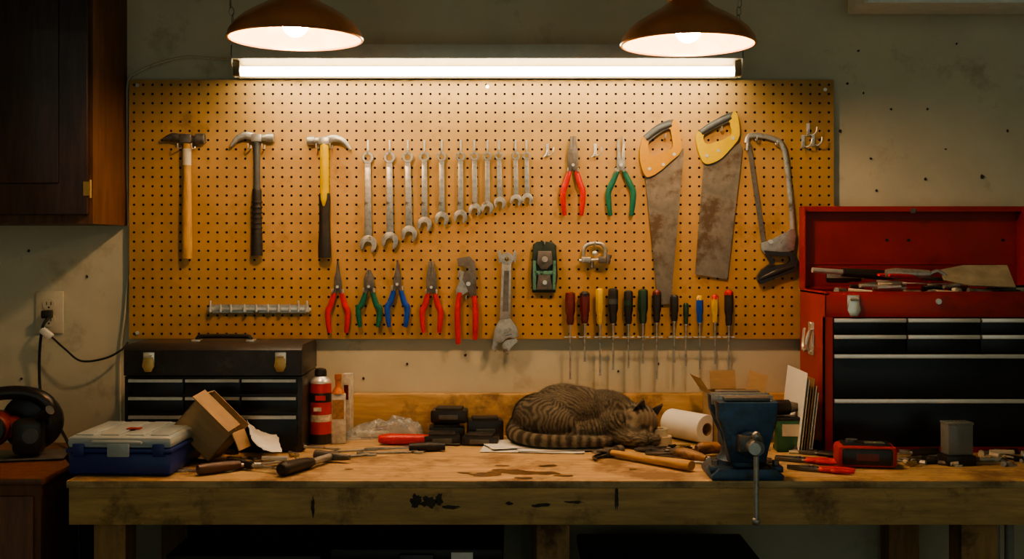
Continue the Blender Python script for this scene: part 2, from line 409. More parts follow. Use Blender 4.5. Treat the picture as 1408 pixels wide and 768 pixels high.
b = B('hacksaw')
f = lambda px,py,y=-.036: (wx(px),y,wz(py))
b.tube([f(1027,196),f(1030,187),f(1045,186),f(1066,191),f(1077,200),f(1083,230),f(1089,290),f(1090,325),f(1083,345)],.0075,steel,seg=8,b=.8,n=4)
b.prism([(wx(p),wz(z)) for p,z in [(1027,196),(1033,196),(1055,338),(1048,338)]],-.037,-.0358,darksteel)
b.cyl(f(1029,188),f(1028,206),.005,steel,seg=10)
b.prism([(wx(p),wz(z)) for p,z in [(1046,334),(1060,330),(1078,322),(1092,312),(1095,322),(1092,344),(1078,348),(1052,349),(1047,343)]],-.043,-.030,steel,bev=.002)
b.ring([(wx(p),wz(z)) for p,z in [(1050,344),(1072,346),(1092,346),(1098,358),(1092,374),(1070,380),(1046,391),(1041,380),(1048,370),(1060,362)]],
       [(wx(p),wz(z)) for p,z in [(1058,350),(1074,352),(1085,352),(1087,358),(1083,362),(1070,364),(1056,368),(1052,372),(1058,366),(1066,360)]],-.045,-.029,blackplas)
b.tube([f(1042,385,-.037),f(1068,374,-.037),f(1092,366,-.037)],[.008,.0115,.009],blackplas,seg=12)
b.cyl(f(1059,332,-.044),f(1059,332,-.050),.006,bright)
b.done(center=True); hook(1040,193,.018); hook(1068,199,.018)

b = B('socket_rail')
b.bx(wx(284),wx(427),-.038,-.034,wz(427),wz(423),bright,bev=.001)
b.bx(wx(287),wx(424),-.034,-.028,wz(430),wz(419),steel)
for i,p in enumerate([289,303,317,336,352,368,383,398,410,422]):
    b.cyl((wx(p),-.040,wz(422)),(wx(p),-.040,wz(428.5)),.0035 if i%3 else .006,bright,seg=12)
    b.cyl((wx(p),-.040,wz(413 if i in (0,8,9) else 418)),(wx(p),-.040,wz(422)),.0025,bright,seg=8)
b.done(center=True); hook(292,430,.01); hook(420,430,.01)

b = B('block_plane'); teal = mat('teal_paint',(.13,.33,.26),.4,.2,.3,40,spots=(.03,.06,.05),spot_amt=.45,spot_scale=40); dgreen = mat('dark_green_iron',(.035,.055,.045),.4,.4,.3,30)
b.prism([(wx(p),wz(z)) for p,z in [(733,336),(738,332),(759,332),(765,337),(767,380),(764,402),(732,402),(730,380)]],-.040,-.030,dgreen,bev=.002)
b.prism([(wx(p),wz(z)) for p,z in [(740,345),(758,345),(760,362),(752,370),(745,370),(738,362)]],-.052,-.038,darksteel,bev=.002)
b.prism([(wx(p),wz(z)) for p,z in [(741,376),(756,376),(760,398),(737,398)]],-.048,-.038,darksteel,bev=.002)
for p in (735,762): b.tube([(wx(p),-.045,wz(358)),(wx(p),-.047,wz(380)),(wx(p),-.045,wz(398))],.0045,teal,seg=8)
b.bx(wx(735),wx(762),-.048,-.042,wz(378),wz(372),teal,bev=.001)
b.cyl((wx(749),-.05,wz(356)),(wx(749),-.062,wz(356)),.008,steel); b.cyl((wx(749),-.046,wz(388)),(wx(749),-.056,wz(388)),.006,bright)
b.done(center=True); hook(749,336,.012)
b = B('pipe_cutter')
b.tube([f(802,352,-.042),f(804,340,-.042),f(812,335,-.042),f(826,335,-.042),f(832,342,-.042),f(832,352,-.042)],[.004,.005,.005,.005,.005],steel,seg=10)
b.box(f(806,357,-.042),(.026,.022,.016),steel,bev=.003); b.box(f(828,357,-.042),(.022,.020,.018),darksteel,bev=.003)
b.cyl(f(796,358,-.044),f(840,356,-.044),.004,bright); b.cyl(f(835,362,-.044),f(838,350,-.044),.007,darksteel)
b.ell(f(818,348,-.045),(.008,.006,.007),bright); b.cyl(f(814,360,-.046),f(814,368,-.046),.006,darksteel)
b.done(center=True); hook(818,338,.016)

# ------------------------------------------------------------------ screwdrivers
RK = B('screwdriver_rack')
XZ2XY = Matrix(((1,0,0,0),(0,0,1,0),(0,-1,0,0),(0,0,0,1)))
def screwdriver(b, hl, hr, shaft, hm, cap=None, band=None, sr=.003):
    prof = [(hr*.55,0),(hr*.9,-.003),(hr,-.008),(hr,-hl*.60),(hr*.72,-hl*.74),(hr*.80,-hl*.86),(hr*.62,-hl)]
    b.lathe(prof[::-1], hm, None, 24, lobes=6, amp=.08)
    if cap: b.lathe([(hr*1.06,-.012),(hr*1.04,-.004),(hr*.6,.001),(0,.0015)], cap, None, 20)
    if band: b.lathe([(hr*1.09,-hl*.45),(hr*1.09,-hl*.3)], band, None, 20)
    b.lathe([(sr*1.5,-hl-.004),(sr*1.5,-hl)], bright, None, 12)
    b.cyl((0,0,-hl),(0,0,-hl-shaft+.006),sr,steel,seg=10)
    b.prism([(-sr,-hl-shaft+.008),(sr,-hl-shaft+.008),(sr*1.3,-hl-shaft),(-sr*1.3,-hl-shaft)],-sr*.35,sr*.35,steel)
dgr = mat('dark_green_acetate',(.02,.05,.025),.3)
for (px,top,hb,tip,hm,cap,band,hr) in [(784,401,446,521,darkred,None,None,.0125),(804,401,444,497,darkred,blackrub,None,.0125),(825,396,446,516,amber,None,None,.011),
   (843,396,444,508,blackrub,None,greyplas,.0125),(864,399,445,506,blackrub,None,dgr,.0115),(884,397,444,500,dgr,None,None,.0125),(903,399,443,521,blackrub,darkred,None,.011),
   (927,405,441,498,blackrub,None,None,.0105),(943,416,445,503,dgr,None,None,.007),(962,406,443,507,bluegrip,amber,None,.009),(983,405,443,500,amber,redgrip,None,.009),(1002,399,447,533,blackrub,redgrip,None,.0115)]:
    b = B('screwdriver'); screwdriver(b,(hb-top)/S,hr,(tip-hb)/S,hm,cap,band,.0022 if hr<.01 else .0027)
    b.done(T(wx(px),-.045,wz(top)))
    zz = wz(463); x = wx(px)
    RK.ring([(x+.0065*math.cos(2*pi*i/12),-.045+.0065*math.sin(2*pi*i/12)) for i in range(12)],[(x+.0045*math.cos(2*pi*i/12),-.045+.0045*math.sin(2*pi*i/12)) for i in range(12)],-zz,-zz-.002,bright,XZ2XY)
    RK.bx(x-.016,x-.006,-.046,-.044,zz-.0015,zz+.0015,bright); RK.bx(x+.006,x+.016,-.046,-.044,zz-.0015,zz+.0015,bright)
    RK.bx(x-.016,x-.014,-.046,-.0255,zz-.001,zz+.001,bright); RK.bx(x+.014,x+.016,-.046,-.0255,zz-.001,zz+.001,bright)
RK.done(center=True)
HK.done(center=True)

# ------------------------------------------------------------------ shop light
housing = mat('darkened_reflector',(.20,.155,.09),.5,0,.08,20)  # reflector colour darkened against the glare, so the tube stays distinct
htop = mat('housing_front_metal',(.60,.61,.54),.35,.1,.1,20)
tubem = mat('lit_tube',(1,.9,.8),.5,emis=(1,.83,.56),es=35)
b = B('fluorescent_shop_light')
xa, xb_ = -.736, .606
YZ = Matrix(((0,1,0,0),(1,0,0,0),(0,0,1,0),(0,0,0,1)))
b.bx(xa,xb_,-.152,-.149,1.904,1.941,htop,bev=.0008)
b.bx(xa,xb_,-.149,-.055,1.938,1.941,htop)
b.prism([(-.149,1.904),(-.149,1.907),(-.062,1.882),(-.062,1.879)],xa,xb_,housing,YZ)
b.bx(xa,xb_,-.062,-.058,1.866,1.941,housing)
for s_ in (0,1):
    xe = xa if s_==0 else xb_-.003
    b.prism([(-.152,1.941),(-.152,1.898),(-.128,1.860),(-.110,1.860),(-.058,1.872),(-.058,1.941)],xe,xe+.003,htop,YZ)
for xx in (xa+.012, xb_-.012):
    b.bx(xx-.009,xx+.009,-.140,-.112,1.862,1.900,housing,bev=.002)
b.cyl((xa+.02,-.127,1.874),(xb_-.02,-.127,1.874),.0125,tubem,seg=18)
for xx in (xa+.25,0,xb_-.25): b.bx(xx-.02,xx+.02,-.058,-.0015,1.90,1.92,htop)
for xx,sg in ((wx(333),-1),(wx(1003),1)):
    z = 1.94; i = 0
    while z < 2.585:
        link = catmull([(0,0,0),(.006,0,.006),(.006,0,.018),(0,0,.024),(-.006,0,.018),(-.006,0,.006),(0,0,0)],2)
        b.tube([p for p in link],.0014,steel,T(xx+sg*(z-1.94)*.12,-.12,z)@R(90*(i%2)+30,'Z'),seg=5,n=1)
        z += .0205; i += 1
b.done(center=True)
b = B('metal_light_fixture')
gal = mat('galvanised_steel',(.82,.88,.86),.45,.0,.08,25)
b.bx(.905,1.75,-.20,-.06,2.038,2.085,gal,bev=.003); b.bx(.905,1.75,-.235,-.232,2.032,2.085,gal); b.bx(.905,1.75,-.2335,-.19,2.056,2.059,gal)
for xx in (.92,1.20,1.45,1.62): b.cyl((xx,-.235,2.042),(xx,-.238,2.042),.004,darksteel)
for xx in (1.0,1.6): b.cyl((xx,-.13,2.085),(xx,-.13,2.6),.004,gal,seg=8)
b.done(center=True)

# ------------------------------------------------------------------ pendants
copper = mat('brown_copper_enamel',(.62,.27,.12),.32,.45,.2,8,coat=.4)
inner = mat('lamp_inner_enamel',(.80,.50,.28),.45)
bulbm = mat('bulb_glow',(1,.9,.8),.5,emis=(1,.66,.37),es=290)
for (px,py) in ((406,52),(946,60)):
    y = -.56; x = X(px,y); z = Z(py,y)
    b = B('pendant_lamp')
    out = [(.150,0),(.1485,.012),(.136,.030),(.116,.047),(.090,.063),(.062,.078),(.046,.092),(.043,.135),(.030,.150),(.012,.158)]
    seg = 48
    def shell(pr, m, flip):
        VV = [(r*math.cos(2*pi*k/seg), r*math.sin(2*pi*k/seg), zz) for (r,zz) in pr for k in range(seg)]
        FF = []
        for i in range(len(pr)-1):
            for k_ in range(seg):
                q4 = (i*seg+k_, i*seg+(k_+1)%seg, (i+1)*seg+(k_+1)%seg, (i+1)*seg+k_)
                FF.append(q4[::-1] if flip else q4)
        FF.append(tuple((len(pr)-1)*seg+k_ for k_ in range(seg)))
        b.add(VV, FF, m, None, True)
    shell(out, copper, False)
    inn = [(max(.006, r-.003), zz-.002 if i else zz) for i,(r,zz) in enumerate(out[:7])]
    shell(inn, inner, True)
    b.lathe([(.147,0),(.147,.001),(.1515,.001),(.153,-.001),(.1515,-.004),(.1475,-.004)],copper,None,48,closed=True)
    b.cyl((0,0,.158),(0,0,2.598-z),.0045,blackrub,seg=8)
    b.lathe([(.015,.058),(.02,.06),(.02,.088)],cream,None,16)
    b.ell((0,0,.034),(.03,.03,.032),bulbm,seg=20)
    b.done(T(x,y,z))

# ------------------------------------------------------------------ upper cabinet
dwood = mat('dark_stained_wood',(.046,.021,.014),.38,0,.5,9,.05,(6,6,.7),coat=.15)
dwood2 = mat('cabinet_side_wood',(.13,.06,.03),.5,0,.4,9,.05,(6,6,.7))
b = B('wall_cabinet')
cxr = -1.058; y0 = -.25
b.bx(-1.93,cxr,y0,-.002,1.47,2.45,dwood2)
b.bx(-1.93,cxr,y0-.004,y0,1.47,2.45,dwood2)
for (xa2,xb2) in ((-1.50,-1.066),(-1.92,-1.51)):
    b.bx(xa2,xb2,y0-.022,y0-.004,1.492,2.44,dwood,bev=.003)
    b.bx(xa2+.07,xb2-.07,y0-.026,y0-.020,1.57,2.37,dwood,bev=.004)
brass = mat('aged_brass',(.50,.36,.15),.35,.6)
b.cyl((-1.062,y0-.012,1.535),(-1.062,y0-.012,1.58),.004,brass,seg=10); b.bx(-1.075,-1.060,y0-.024,y0-.021,1.54,1.575,brass)
b.ell((-1.46,y0-.03,1.60),(.012,.012,.012),brass)
b.done(center=True)

# ------------------------------------------------------------------ workbench
plank = mat('bench_top_wood',(.50,.35,.175),.62,0,.32,9,.15,(.8,6,6),spots=(.22,.14,.07),spot_amt=.45,spot_scale=5)
lum = mat('lumber',(.50,.325,.14),.68,0,.28,10,.12,(.8,5,7),spots=(.20,.12,.055),spot_amt=.39,spot_scale=6)
post = mat('post_lumber',(.34,.20,.085),.7,0,.3,10,.12,(5,5,.8),spots=(.10,.055,.025),spot_amt=.4,spot_scale=6)
b = B('workbench')
bl, br = -.975, 1.75
b.bx(bl,br,-.635,-.002,.884,.90,plank,bev=.0015)
b.bx(bl+.003,br,-.629,-.592,.802,.884,lum,bev=.002)
b.bx(bl+.003,bl+.04,-.592,-.03,.802,.884,lum)
b.bx(bl+.003,br,-.04,-.002,.802,.884,lum)
b.bx(-.62,.84,-.04,-.002,.90,1.012,lum,bev=.002)
for (xa2,xb2) in ((-.93,-.86),(.055,.128),(1.0,1.08),(1.6,1.67)):
    b.bx(xa2,xb2,-.592,-.52,0,.884,post); b.bx(xa2,xb2,-.11,-.042,0,.884,post)
b.bx(bl+.04,br,-.59,-.02,.28,.30,post)
b.bx(bl+.04,br,-.60,-.592,.22,.30,post)
stain = mat('oil_stain',(.14,.08,.038),.32,0,.5,30)
stain2 = mat('burnt_ink',(.05,.034,.022),.6,0,.6,40)
def blot(cx,cy,rx,ry,z=.9004,m=stain,seed=0,vert=False):
    pts=[]; n=44
    for i in range(n):
        a=2*pi*i/n; r=1+.55*noise.noise(Vector((math.cos(a)*1.9+seed,math.sin(a)*1.9,seed*3.1)))+.35*noise.noise(Vector((math.cos(a)*7+seed,math.sin(a)*7,seed)))
        pts.append((cx+rx*r*math.cos(a),cy+ry*r*math.sin(a)))
    tri=[(n,i,(i+1)%n) for i in range(n)]
    if vert: b.add([(x,-.6294,z) for x,z in pts]+[(cx,-.6294,cy)],[t[::-1] for t in tri],m)
    else: b.add([(x,y,z) for x,y in pts]+[(cx,cy,z)],tri,m)
for (px,py,rx,ry,sd) in [(668,652,.040,.022,1),(700,648,.048,.028,2),(742,650,.046,.020,3),(752,640,.022,.013,4),(690,640,.016,.010,5),(775,654,.022,.010,6),(720,657,.020,.010,7),(640,650,.015,.007,12),(480,645,.010,.005,13),(870,645,.010,.005,14)]:
    x,y = bp(px,py); blot(x,y,rx,ry,seed=sd,z=.9003+.00008*sd)
for (px,py,rx,rz,sd) in [(572,688,.014,.014,1),(590,690,.018,.012,2),(604,687,.008,.014,15),(848,684,.004,.026,3),(742,694,.022,.004,4),(700,692,.008,.004,5),(430,697,.004,.022,6),(790,690,.02,.003,9),(620,697,.02,.004,11)]:
    blot(X(px,-.63),Z(py,-.63),rx,rz,m=stain2,seed=sd,vert=True)
b.done(center=True)

tote = mat('dark_tote',(.024,.026,.024),.5,0,.2,12)
for (xa2,xb2,zt) in ((-.80,-.44,.70),(-.42,-.02,.715),(.17,.60,.66)):
    b = B('storage_tote'); b.bx(xa2+.02,xb2-.02,-.48,-.16,.301,zt-.03,tote,bev=.01); b.bx(xa2,xb2,-.50,-.14,zt-.03,zt,tote,bev=.006)
    for i in range(4): b.bx(xa2+.06+i*.08,xa2+.07+i*.08,-.486,-.478,.34,zt-.06,tote)
    b.bx((xa2+xb2)/2-.04,(xa2+xb2)/2+.04,-.512,-.498,zt-.05,zt-.01,blackplas,bev=.003)
    if zt > .71: b.bx(xb2-.12,xb2-.07,-.504,-.5002,.64,.708,white)
    b.done(center=True)
b = B('drain_pipe'); pvc = mat('grey_pvc',(.35,.34,.30),.5)
for xx in (1.20,1.235): b.cyl((xx,-.30,.302),(xx,-.30,.88),.011,pvc)
b.cyl((1.20,-.30,.5),(1.235,-.30,.5),.008,pvc); b.done(center=True)

# ------------------------------------------------------------------ black toolbox
tb = mat('black_painted_steel',(.028,.028,.028),.38,.2,.3,20,.05,spots=(.07,.062,.05),spot_amt=.36,spot_scale=12)
tbd = mat('black_drawer',(.011,.014,.018),.33,.2,.2,20)
trimm = mat('dull_aluminium',(.50,.51,.48),.35,.5,.15,30)
trimb = mat('polished_aluminium',(.78,.79,.76),.3,.4,.08,30)
def latch(b, x, y, z, s=1.):
    b.bx(x-.014*s,x+.014*s,y-.004,y,z-.010*s,z+.022*s,chrome,bev=.0015)
    b.prism([(x-.011*s,z+.010*s),(x+.011*s,z+.010*s),(x+.015*s,z-.012*s),(x+.008*s,z-.026*s),(x-.008*s,z-.026*s),(x-.015*s,z-.012*s)],y-.010,y-.004,brass if s<1.05 else chrome,bev=.001)
    b.cyl((x-.009*s,y-.008,z+.012*s),(x+.009*s,y-.008,z+.012*s),.004*s,chrome,seg=8)
b = B('black_toolbox')
xl,xr,yF,yB = -.965,-.522,-.30,-.085
b.bx(xl,xr,yF+.006,yB,.901,1.090,tb,bev=.003)
b.prism([(yF,1.092),(yF,1.155),(yF+.02,1.168),(yB-.02,1.168),(yB,1.155),(yB,1.092)],xl,xr,tb,YZ,bev=.002)
latch(b,X(205,yF),yF,1.128); latch(b,X(386,yF),yF,1.128)
w = (xr-xl-.03)/3
for i in range(3):
    a = xl+.012+i*(w+.003)
    for (zt,zb) in ((1.084,1.046),(1.040,1.000)):
        b.bx(a,a+w,yF-.001,yF+.006,zb,zt,tbd,bev=.001); b.bx(a+.002,a+w-.002,yF-.008,yF-.001,zt-.008,zt-.001,trimm)
b.bx(xl+.012,xr-.012,yF-.001,yF+.006,.915,.994,tbd,bev=.001); b.bx(xl+.014,xr-.014,yF-.008,yF-.001,.985,.993,trimm)
hx = (xl+xr)/2
b.tube([(hx-.07,-.19,1.168),(hx-.066,-.19,1.178),(hx-.05,-.19,1.181),(hx+.05,-.19,1.181),(hx+.066,-.19,1.178),(hx+.07,-.19,1.168)],.006,blackplas,seg=8,n=3)
for s_ in (-1,1): b.box((hx+s_*.07,-.19,1.170),(.022,.03,.006),chrome,bev=.001)
b.done(center=True)

clear = mat('cloudy_plastic',(.48,.54,.54),.3,0,.15,12,alpha=.85); bluep = mat('navy_plastic',(.02,.04,.20),.35,0,.15,20)
b = B('plastic_organizer_case')
b.box((0,0,.026),(.232,.225,.05),bluep,bev=.008); b.box((0,0,.056),(.240,.232,.010),bluep,bev=.003)
b.box((0,0,.074),(.236,.228,.026),clear,bev=.009)
for i in range(4): b.box((-.085+.057*i,0,.088),(.042,.19,.004),clear,bev=.0015)
b.box((0,-.117,.058),(.05,.008,.030),clear,bev=.003); b.tube([(-.05,-.118,.075),(-.045,-.13,.078),(.045,-.13,.078),(.05,-.118,.075)],.004,clear,seg=8,n=3)
for xx in (-.09,.09): b.box((xx,-.117,.058),(.026,.006,.028),bluep,bev=.002)
b.box((.0,-.02,.091),(.03,.02,.0025),mat('red_bits',(.4,.03,.02),.5))
b.done(T(-.872,-.475,BZ+.001)@R(-2,'Z'))

# ------------------------------------------------------------------ spray can, bottle
b = B('spray_paint_can'); redp = mat('red_label',(.52,.03,.018),.3,0,.15,30)
b.lathe([(0,.001),(.026,.001),(.0275,.004)],bright,None,28)
b.lathe([(.0272,.004),(.0272,.030)],mat('black_label',(.02,.02,.02),.3),None,28); b.lathe([(.0273,.030),(.0273,.062)],redp,None,28)
b.lathe([(.0273,.062),(.0273,.080)],mat('cream_label',(.6,.52,.38),.4,var=.5,scale=90),None,28); b.lathe([(.0273,.080),(.0273,.160)],redp,None,28)
b.lathe([(.0273,.112),(.0276,.113),(.0276,.135),(.0273,.136)],mat('black_label',(0,0,0)),None,28)
b.box((.004,-.0270,.124),(.026,.002,.012),redp); b.box((-.004,-.0272,.095),(.020,.002,.010),cream)
b.lathe([(.028,.160),(.028,.163),(.024,.170),(.017,.176),(.015,.178)],bright,None,28)
b.lathe([(.0155,.176),(.0155,.190),(.013,.196),(.009,.198),(0,.198)],blackplas,None,24)
x,y = bp(441,611); b.done(T(x,y,BZ))
b = B('oil_bottle'); lab = mat('worn_label',(.58,.54,.44),.5,0,.35,60)
b.box((0,0,.065),(.040,.028,.13),lab,bev=.004); b.box((0,-.0145,.09),(.030,.001,.05),mat('tan_label',(.35,.20,.08),.5,0,.4,70))
b.lathe([(.018,.13),(.012,.142),(.008,.148),(.0075,.165),(.009,.166),(.009,.180),(0,.181)],mat('orange_cap',(.45,.14,.03),.4),None,18)
x,y = bp(465,609); b.done(T(x,y,BZ)@R(8,'Z'))
b = B('small_carton'); b.box((0,0,.085),(.022,.03,.17),lab,bev=.001); b.box((0,-.0155,.12),(.012,.001,.04),darkred); x,y=bp(476,600); b.done(T(x+.004,y+.01,BZ)@R(-12,'Z'))

# ------------------------------------------------------------------ cardboard and papers on left
def sheet(name, w, d, M, m=white, bend=.0, n=12, seed=0, crump=.002, th=.0008):
    b = B(name); V = []; Fs = []
    for j in range(n+1):
        for i in range(n+1):
            u, v = i/n-.5, j/n-.5
            z = bend*(4*u*u)+crump*abs(noise.noise(Vector((u*5+seed,v*5,seed))))*2
            V.append((u*w, v*d, z+2*th))
    k0 = len(V); V += [(x,y,z-th*1.5) for x,y,z in V]
    for j in range(n):
        for i in range(n):
            a = j*(n+1)+i; Fs.append((a,a+1,a+n+2,a+n+1)); Fs.append((k0+a+n+1,k0+a+n+2,k0+a+1,k0+a))
    b.add(V,Fs,m,None,True)
    return b.done(M)
b = B('open_cardboard_box')
b.bx(-.06,.06,-.038,.038,0,.0025,cardboard); b.bx(-.06,.06,-.038,-.0355,0,.105,cardboard); b.bx(-.06,.06,.0355,.038,0,.105,cardboard)
b.bx(-.06,-.0575,-.038,.038,0,.105,cardboard); b.bx(.0575,.06,-.038,.038,0,.088,cardboard)
b.box((.0,-.058,.112),(.118,.045,.002),cardboard,rot=R(20,'X')); b.box((.078,0,.080),(.045,.070,.002),cardboard,rot=R(25,'Y'))
b.done(T(-.752,-.405,BZ+.047)@R(-10,'Z')@R(42,'Y'))
x,y = bp(358,628); sheet('folded_paper',.085,.11,T(x,y,BZ+.040)@R(28,'Z')@R(28,'Y')@R(18,'X'),bend=.014,seed=2,crump=.004)
x,y = bp(338,632); sheet('scrap_cardboard',.12,.06,T(x,y,BZ+.001)@R(10,'Z'),cardboard,seed=3)

def lay(name, builder, px, py, head, z=.0, tilt=0):
    b = B(name); builder(b); x,y = bp(px,py)
    return b.done(T(x,y,BZ+z)@R(head,'Z')@R(-90+tilt,'X'))
def chisel(b):
    b.tube([(0,-.014,0),(0,-.014,-.02),(0,-.014,-.07),(0,-.014,-.10)],[.011,.013,.012,.009],mat('dark_handle',(.08,.045,.03),.4),seg=12)
    b.cyl((0,-.012,-.10),(0,-.008,-.15),.005,steel); b.prism([(-.008,-.15),(.008,-.15),(.008,-.20),(-.008,-.20)],-.010,-.006,steel)
lay('wood_chisel',chisel,272,654,128)
def griph(b):
    b.tube([(0,-.017,0),(0,-.017,-.01),(0,-.017,-.05),(0,-.015,-.10),(0,-.014,-.12)],[.012,.0175,.0165,.014,.010],blackrub,seg=14,b=.9)
    b.tube([(0,-.014,-.115),(0,-.014,-.20)],[.008,.008],steel,n=1,seg=10)
    b.tube([(-.05,-.014,-.20),(0,-.014,-.20),(.045,-.014,-.20)],[.006,.011,.013],darksteel,seg=12,n=3)
lay('claw_hammer',griph,386,656,155)
for (px,py,h,L) in [(437,632,-62,.15),(490,624,-82,.17),(320,648,88,.13),(500,619,-74,.12),(455,622,-70,.12)]:
    lay('combination_wrench',lambda b,L=L: wrench(b,L),px,py,180+h)
def putty(b):
    b.tube([(0,-.015,0),(0,-.015,-.03),(0,-.015,-.11),(0,-.014,-.155)],[.011,.017,.015,.011],redgrip,seg=14,b=.85)
    b.cyl((0,-.010,-.15),(0,-.006,-.17),.006,steel); b.prism([(-.010,-.165),(.010,-.165),(.019,-.21),(-.019,-.21)],-.006,-.004,darksteel)
lay('putty_knife',putty,521,611,88)
def filet(b):
    b.tube([(0,-.012,0),(0,-.012,-.04),(0,-.012,-.09)],[.009,.012,.009],blackrub,seg=12); b.prism([(-.007,-.09),(.007,-.09),(.006,-.2),(-.006,-.2)],-.012,-.008,steel)
lay('file',filet,612,620,-85)
lay('screwdriver',lambda b: screwdriver(b,.085,.012,.10,blackrub),378,618,70,.013)
lay('screwdriver',lambda b: screwdriver(b,.08,.011,.09,blackrub),312,642,60,.012)

bagm = mat('clear_bag',(.50,.50,.47),.18,0,.2,20,.3,alpha=.42)
b = B('plastic_bag')
n=28; V=[];Fs=[]
for j in range(n+1):
    for i in range(n+1):
        u,v=i/n*2-1,j/n*2-1
        e=max(0,1-u*u)**.5*max(0,1-v*v)**.5
        z=.040*e*(1+.5*u)+.012*e*noise.noise(Vector((u*4,v*4,1)))*2+.006*abs(noise.noise(Vector((u*11,v*11,4))))*2
        V.append((u*.105+.008*noise.noise(Vector((u*3,v*5,2))),v*.05,max(.0008,z)))
for j in range(n):
    for i in range(n):
        a=j*(n+1)+i; Fs.append((a,a+1,a+n+2,a+n+1))
b.add(V,Fs,bagm,None,True)
b.box((-.03,0,.010),(.09,.04,.014),cream,bev=.003); b.box((.04,.0,.012),(.05,.05,.016),steel,bev=.003); b.box((.0,.01,.022),(.05,.03,.008),darkred,bev=.003)
x,y=bp(528,601); b.done(T(x,y+.01,BZ)@R(8,'Z'))

def battery(M,h=.032):
    b=B('battery_pack'); b.box((0,0,h/2+.001),(.095,.06,h),blackplas,bev=.005); b.box((0,0,h+.003),(.070,.052,.008),blackrub,bev=.002)
    b.box((.0,-.031,h/2),(.05,.002,.012),mat('grey_label',(.10,.10,.09),.4),bev=.0005)
    b.done(M)
x,y=bp(618,611); battery(T(x-.020,y+.014,BZ)@R(4,'Z'),.024); battery(T(x+.080,y+.008,BZ)@R(-4,'Z'),.022); battery(T(x-.012,y+.082,BZ)@R(3,'Z'),.036); battery(T(x-.004,y+.080,BZ+.046)@R(-3,'Z'),.034); battery(T(x+.090,y+.080,BZ)@R(5,'Z'),.054)

for (cx_,cy_,w,d,h,sd,zz) in [(.055,-.240,.26,.135,-5,1,.0005),(.12,-.230,.22,.13,5,2,.0028),(-.005,-.208,.13,.13,18,5,.0048)]:
    sheet('paper_sheet',w,d,T(cx_,cy_,BZ+zz)@R(h,'Z'),seed=sd,crump=.0012)

# ------------------------------------------------------------------ CAT
tmpb = B('cat_tmp'); dm = mat('tmp',(1,1,1))
def E(c,r,rot=None): tmpb.ell(c,r,dm,None,rot,seg=28)
E((-.030,.012,.068),(.118,.088,.071))
E((-.105,.000,.060),(.080,.080,.062))
E((.050,.016,.062),(.092,.076,.066))
E((-.050,.020,.082),(.085,.065,.061))
E((-.085,-.050,.048),(.072,.050,.048), R(-12,'Z'))
E((.070,-.030,.045),(.050,.052,.043))
E((.105,-.005,.055),(.055,.050,.048))
E((-.01,-.04,.035),(.09,.05,.035))
tmpb.tube([(-.06,-.085,.018),(-.01,-.100,.015),(.045,-.100,.013),(.062,-.101,.013)],[.020,.014,.012,.0125,.013,.009],dm,seg=14)
tmpb.tube([(.075,-.055,.030),(.100,-.085,.018),(.135,-.100,.014),(.155,-.104,.013)],[.026,.017,.014,.0145,.010],dm,seg=14)
tmpb.tube([(.09,-.04,.030),(.13,-.078,.018),(.172,-.092,.014),(.188,-.094,.012)],[.026,.016,.013,.0145,.010],dm,seg=14)
tailp = [(-.165,.015,.040),(-.180,-.035,.026),(-.160,-.085,.020),(-.11,-.115,.017),(-.05,-.125,.0165),(.01,-.124,.015),(.055,-.122,.013)]
tmpb.tube(tailp,[.028,.022,.0185,.017,.0165,.0155,.0125,.009],dm,seg=14)
hc = Vector((.147,-.044,.058)); fdir = Vector((.40,-.77,-.50)).normalized()
side = fdir.cross(Vector((0,0,1))).normalized(); upd = side.cross(fdir).normalized()
side = (side*math.cos(.32)+upd*math.sin(.32)).normalized(); upd = side.cross(fdir).normalized()
HM = Matrix(((side.x,fdir.x,upd.x,hc.x),(side.y,fdir.y,upd.y,hc.y),(side.z,fdir.z,upd.z,hc.z),(0,0,0,1)))
tmpb.ell((0,0,0),(.045,.043,.039),dm,HM,seg=28)
tmpb.ell((.020,.014,-.010),(.024,.026,.022),dm,HM,seg=20); tmpb.ell((-.020,.014,-.010),(.024,.026,.022),dm,HM,seg=20)
tmpb.ell((.009,.040,-.013),(.014,.016,.012),dm,HM,seg=20); tmpb.ell((-.009,.040,-.013),(.014,.016,.012),dm,HM,seg=20)
tmpb.ell((0,.034,-.001),(.011,.020,.012),dm,HM,seg=20)
tmpb.ell((0,.034,-.022),(.013,.014,.009),dm,HM,seg=20)
to = tmpb.done()
md = to.modifiers.new('r','REMESH'); md.mode='VOXEL'; md.voxel_size=.0032
ms = to.modifiers.new('s','SMOOTH'); ms.factor=.5; ms.iterations=5
dg = bpy.context.evaluated_depsgraph_get(); me = bpy.data.meshes.new_from_object(to.evaluated_get(dg))
bpy.data.objects.remove(to)
spine = catmull([(-.17,-.03,.05),(-.15,.03,.09),(-.09,.06,.12),(-.02,.06,.13),(.06,.05,.115),(.11,.02,.10),(.145,-.03,.09)],8)
tails = catmull(tailp,6)
def nearest(P,p):
    best=1e9;bt=0;bd=None;acc=0
    for i in range(len(P)-1):
        a,b_=P[i],P[i+1]; d=b_-a; L=d.length; t=max(0,min(1,(p-a).dot(d)/(L*L))); q_=a+d*t; ds=(p-q_).length
        if ds<best: best=ds;bt=acc+t*L;bd=d/L
        acc+=L
    return best,bt,bd
LT=Vector((.235,.205,.145)); DK=Vector((.040,.035,.028)); WH=Vector((.40,.37,.29)); MID=Vector((.125,.108,.076))
HMi = HM.inverted()
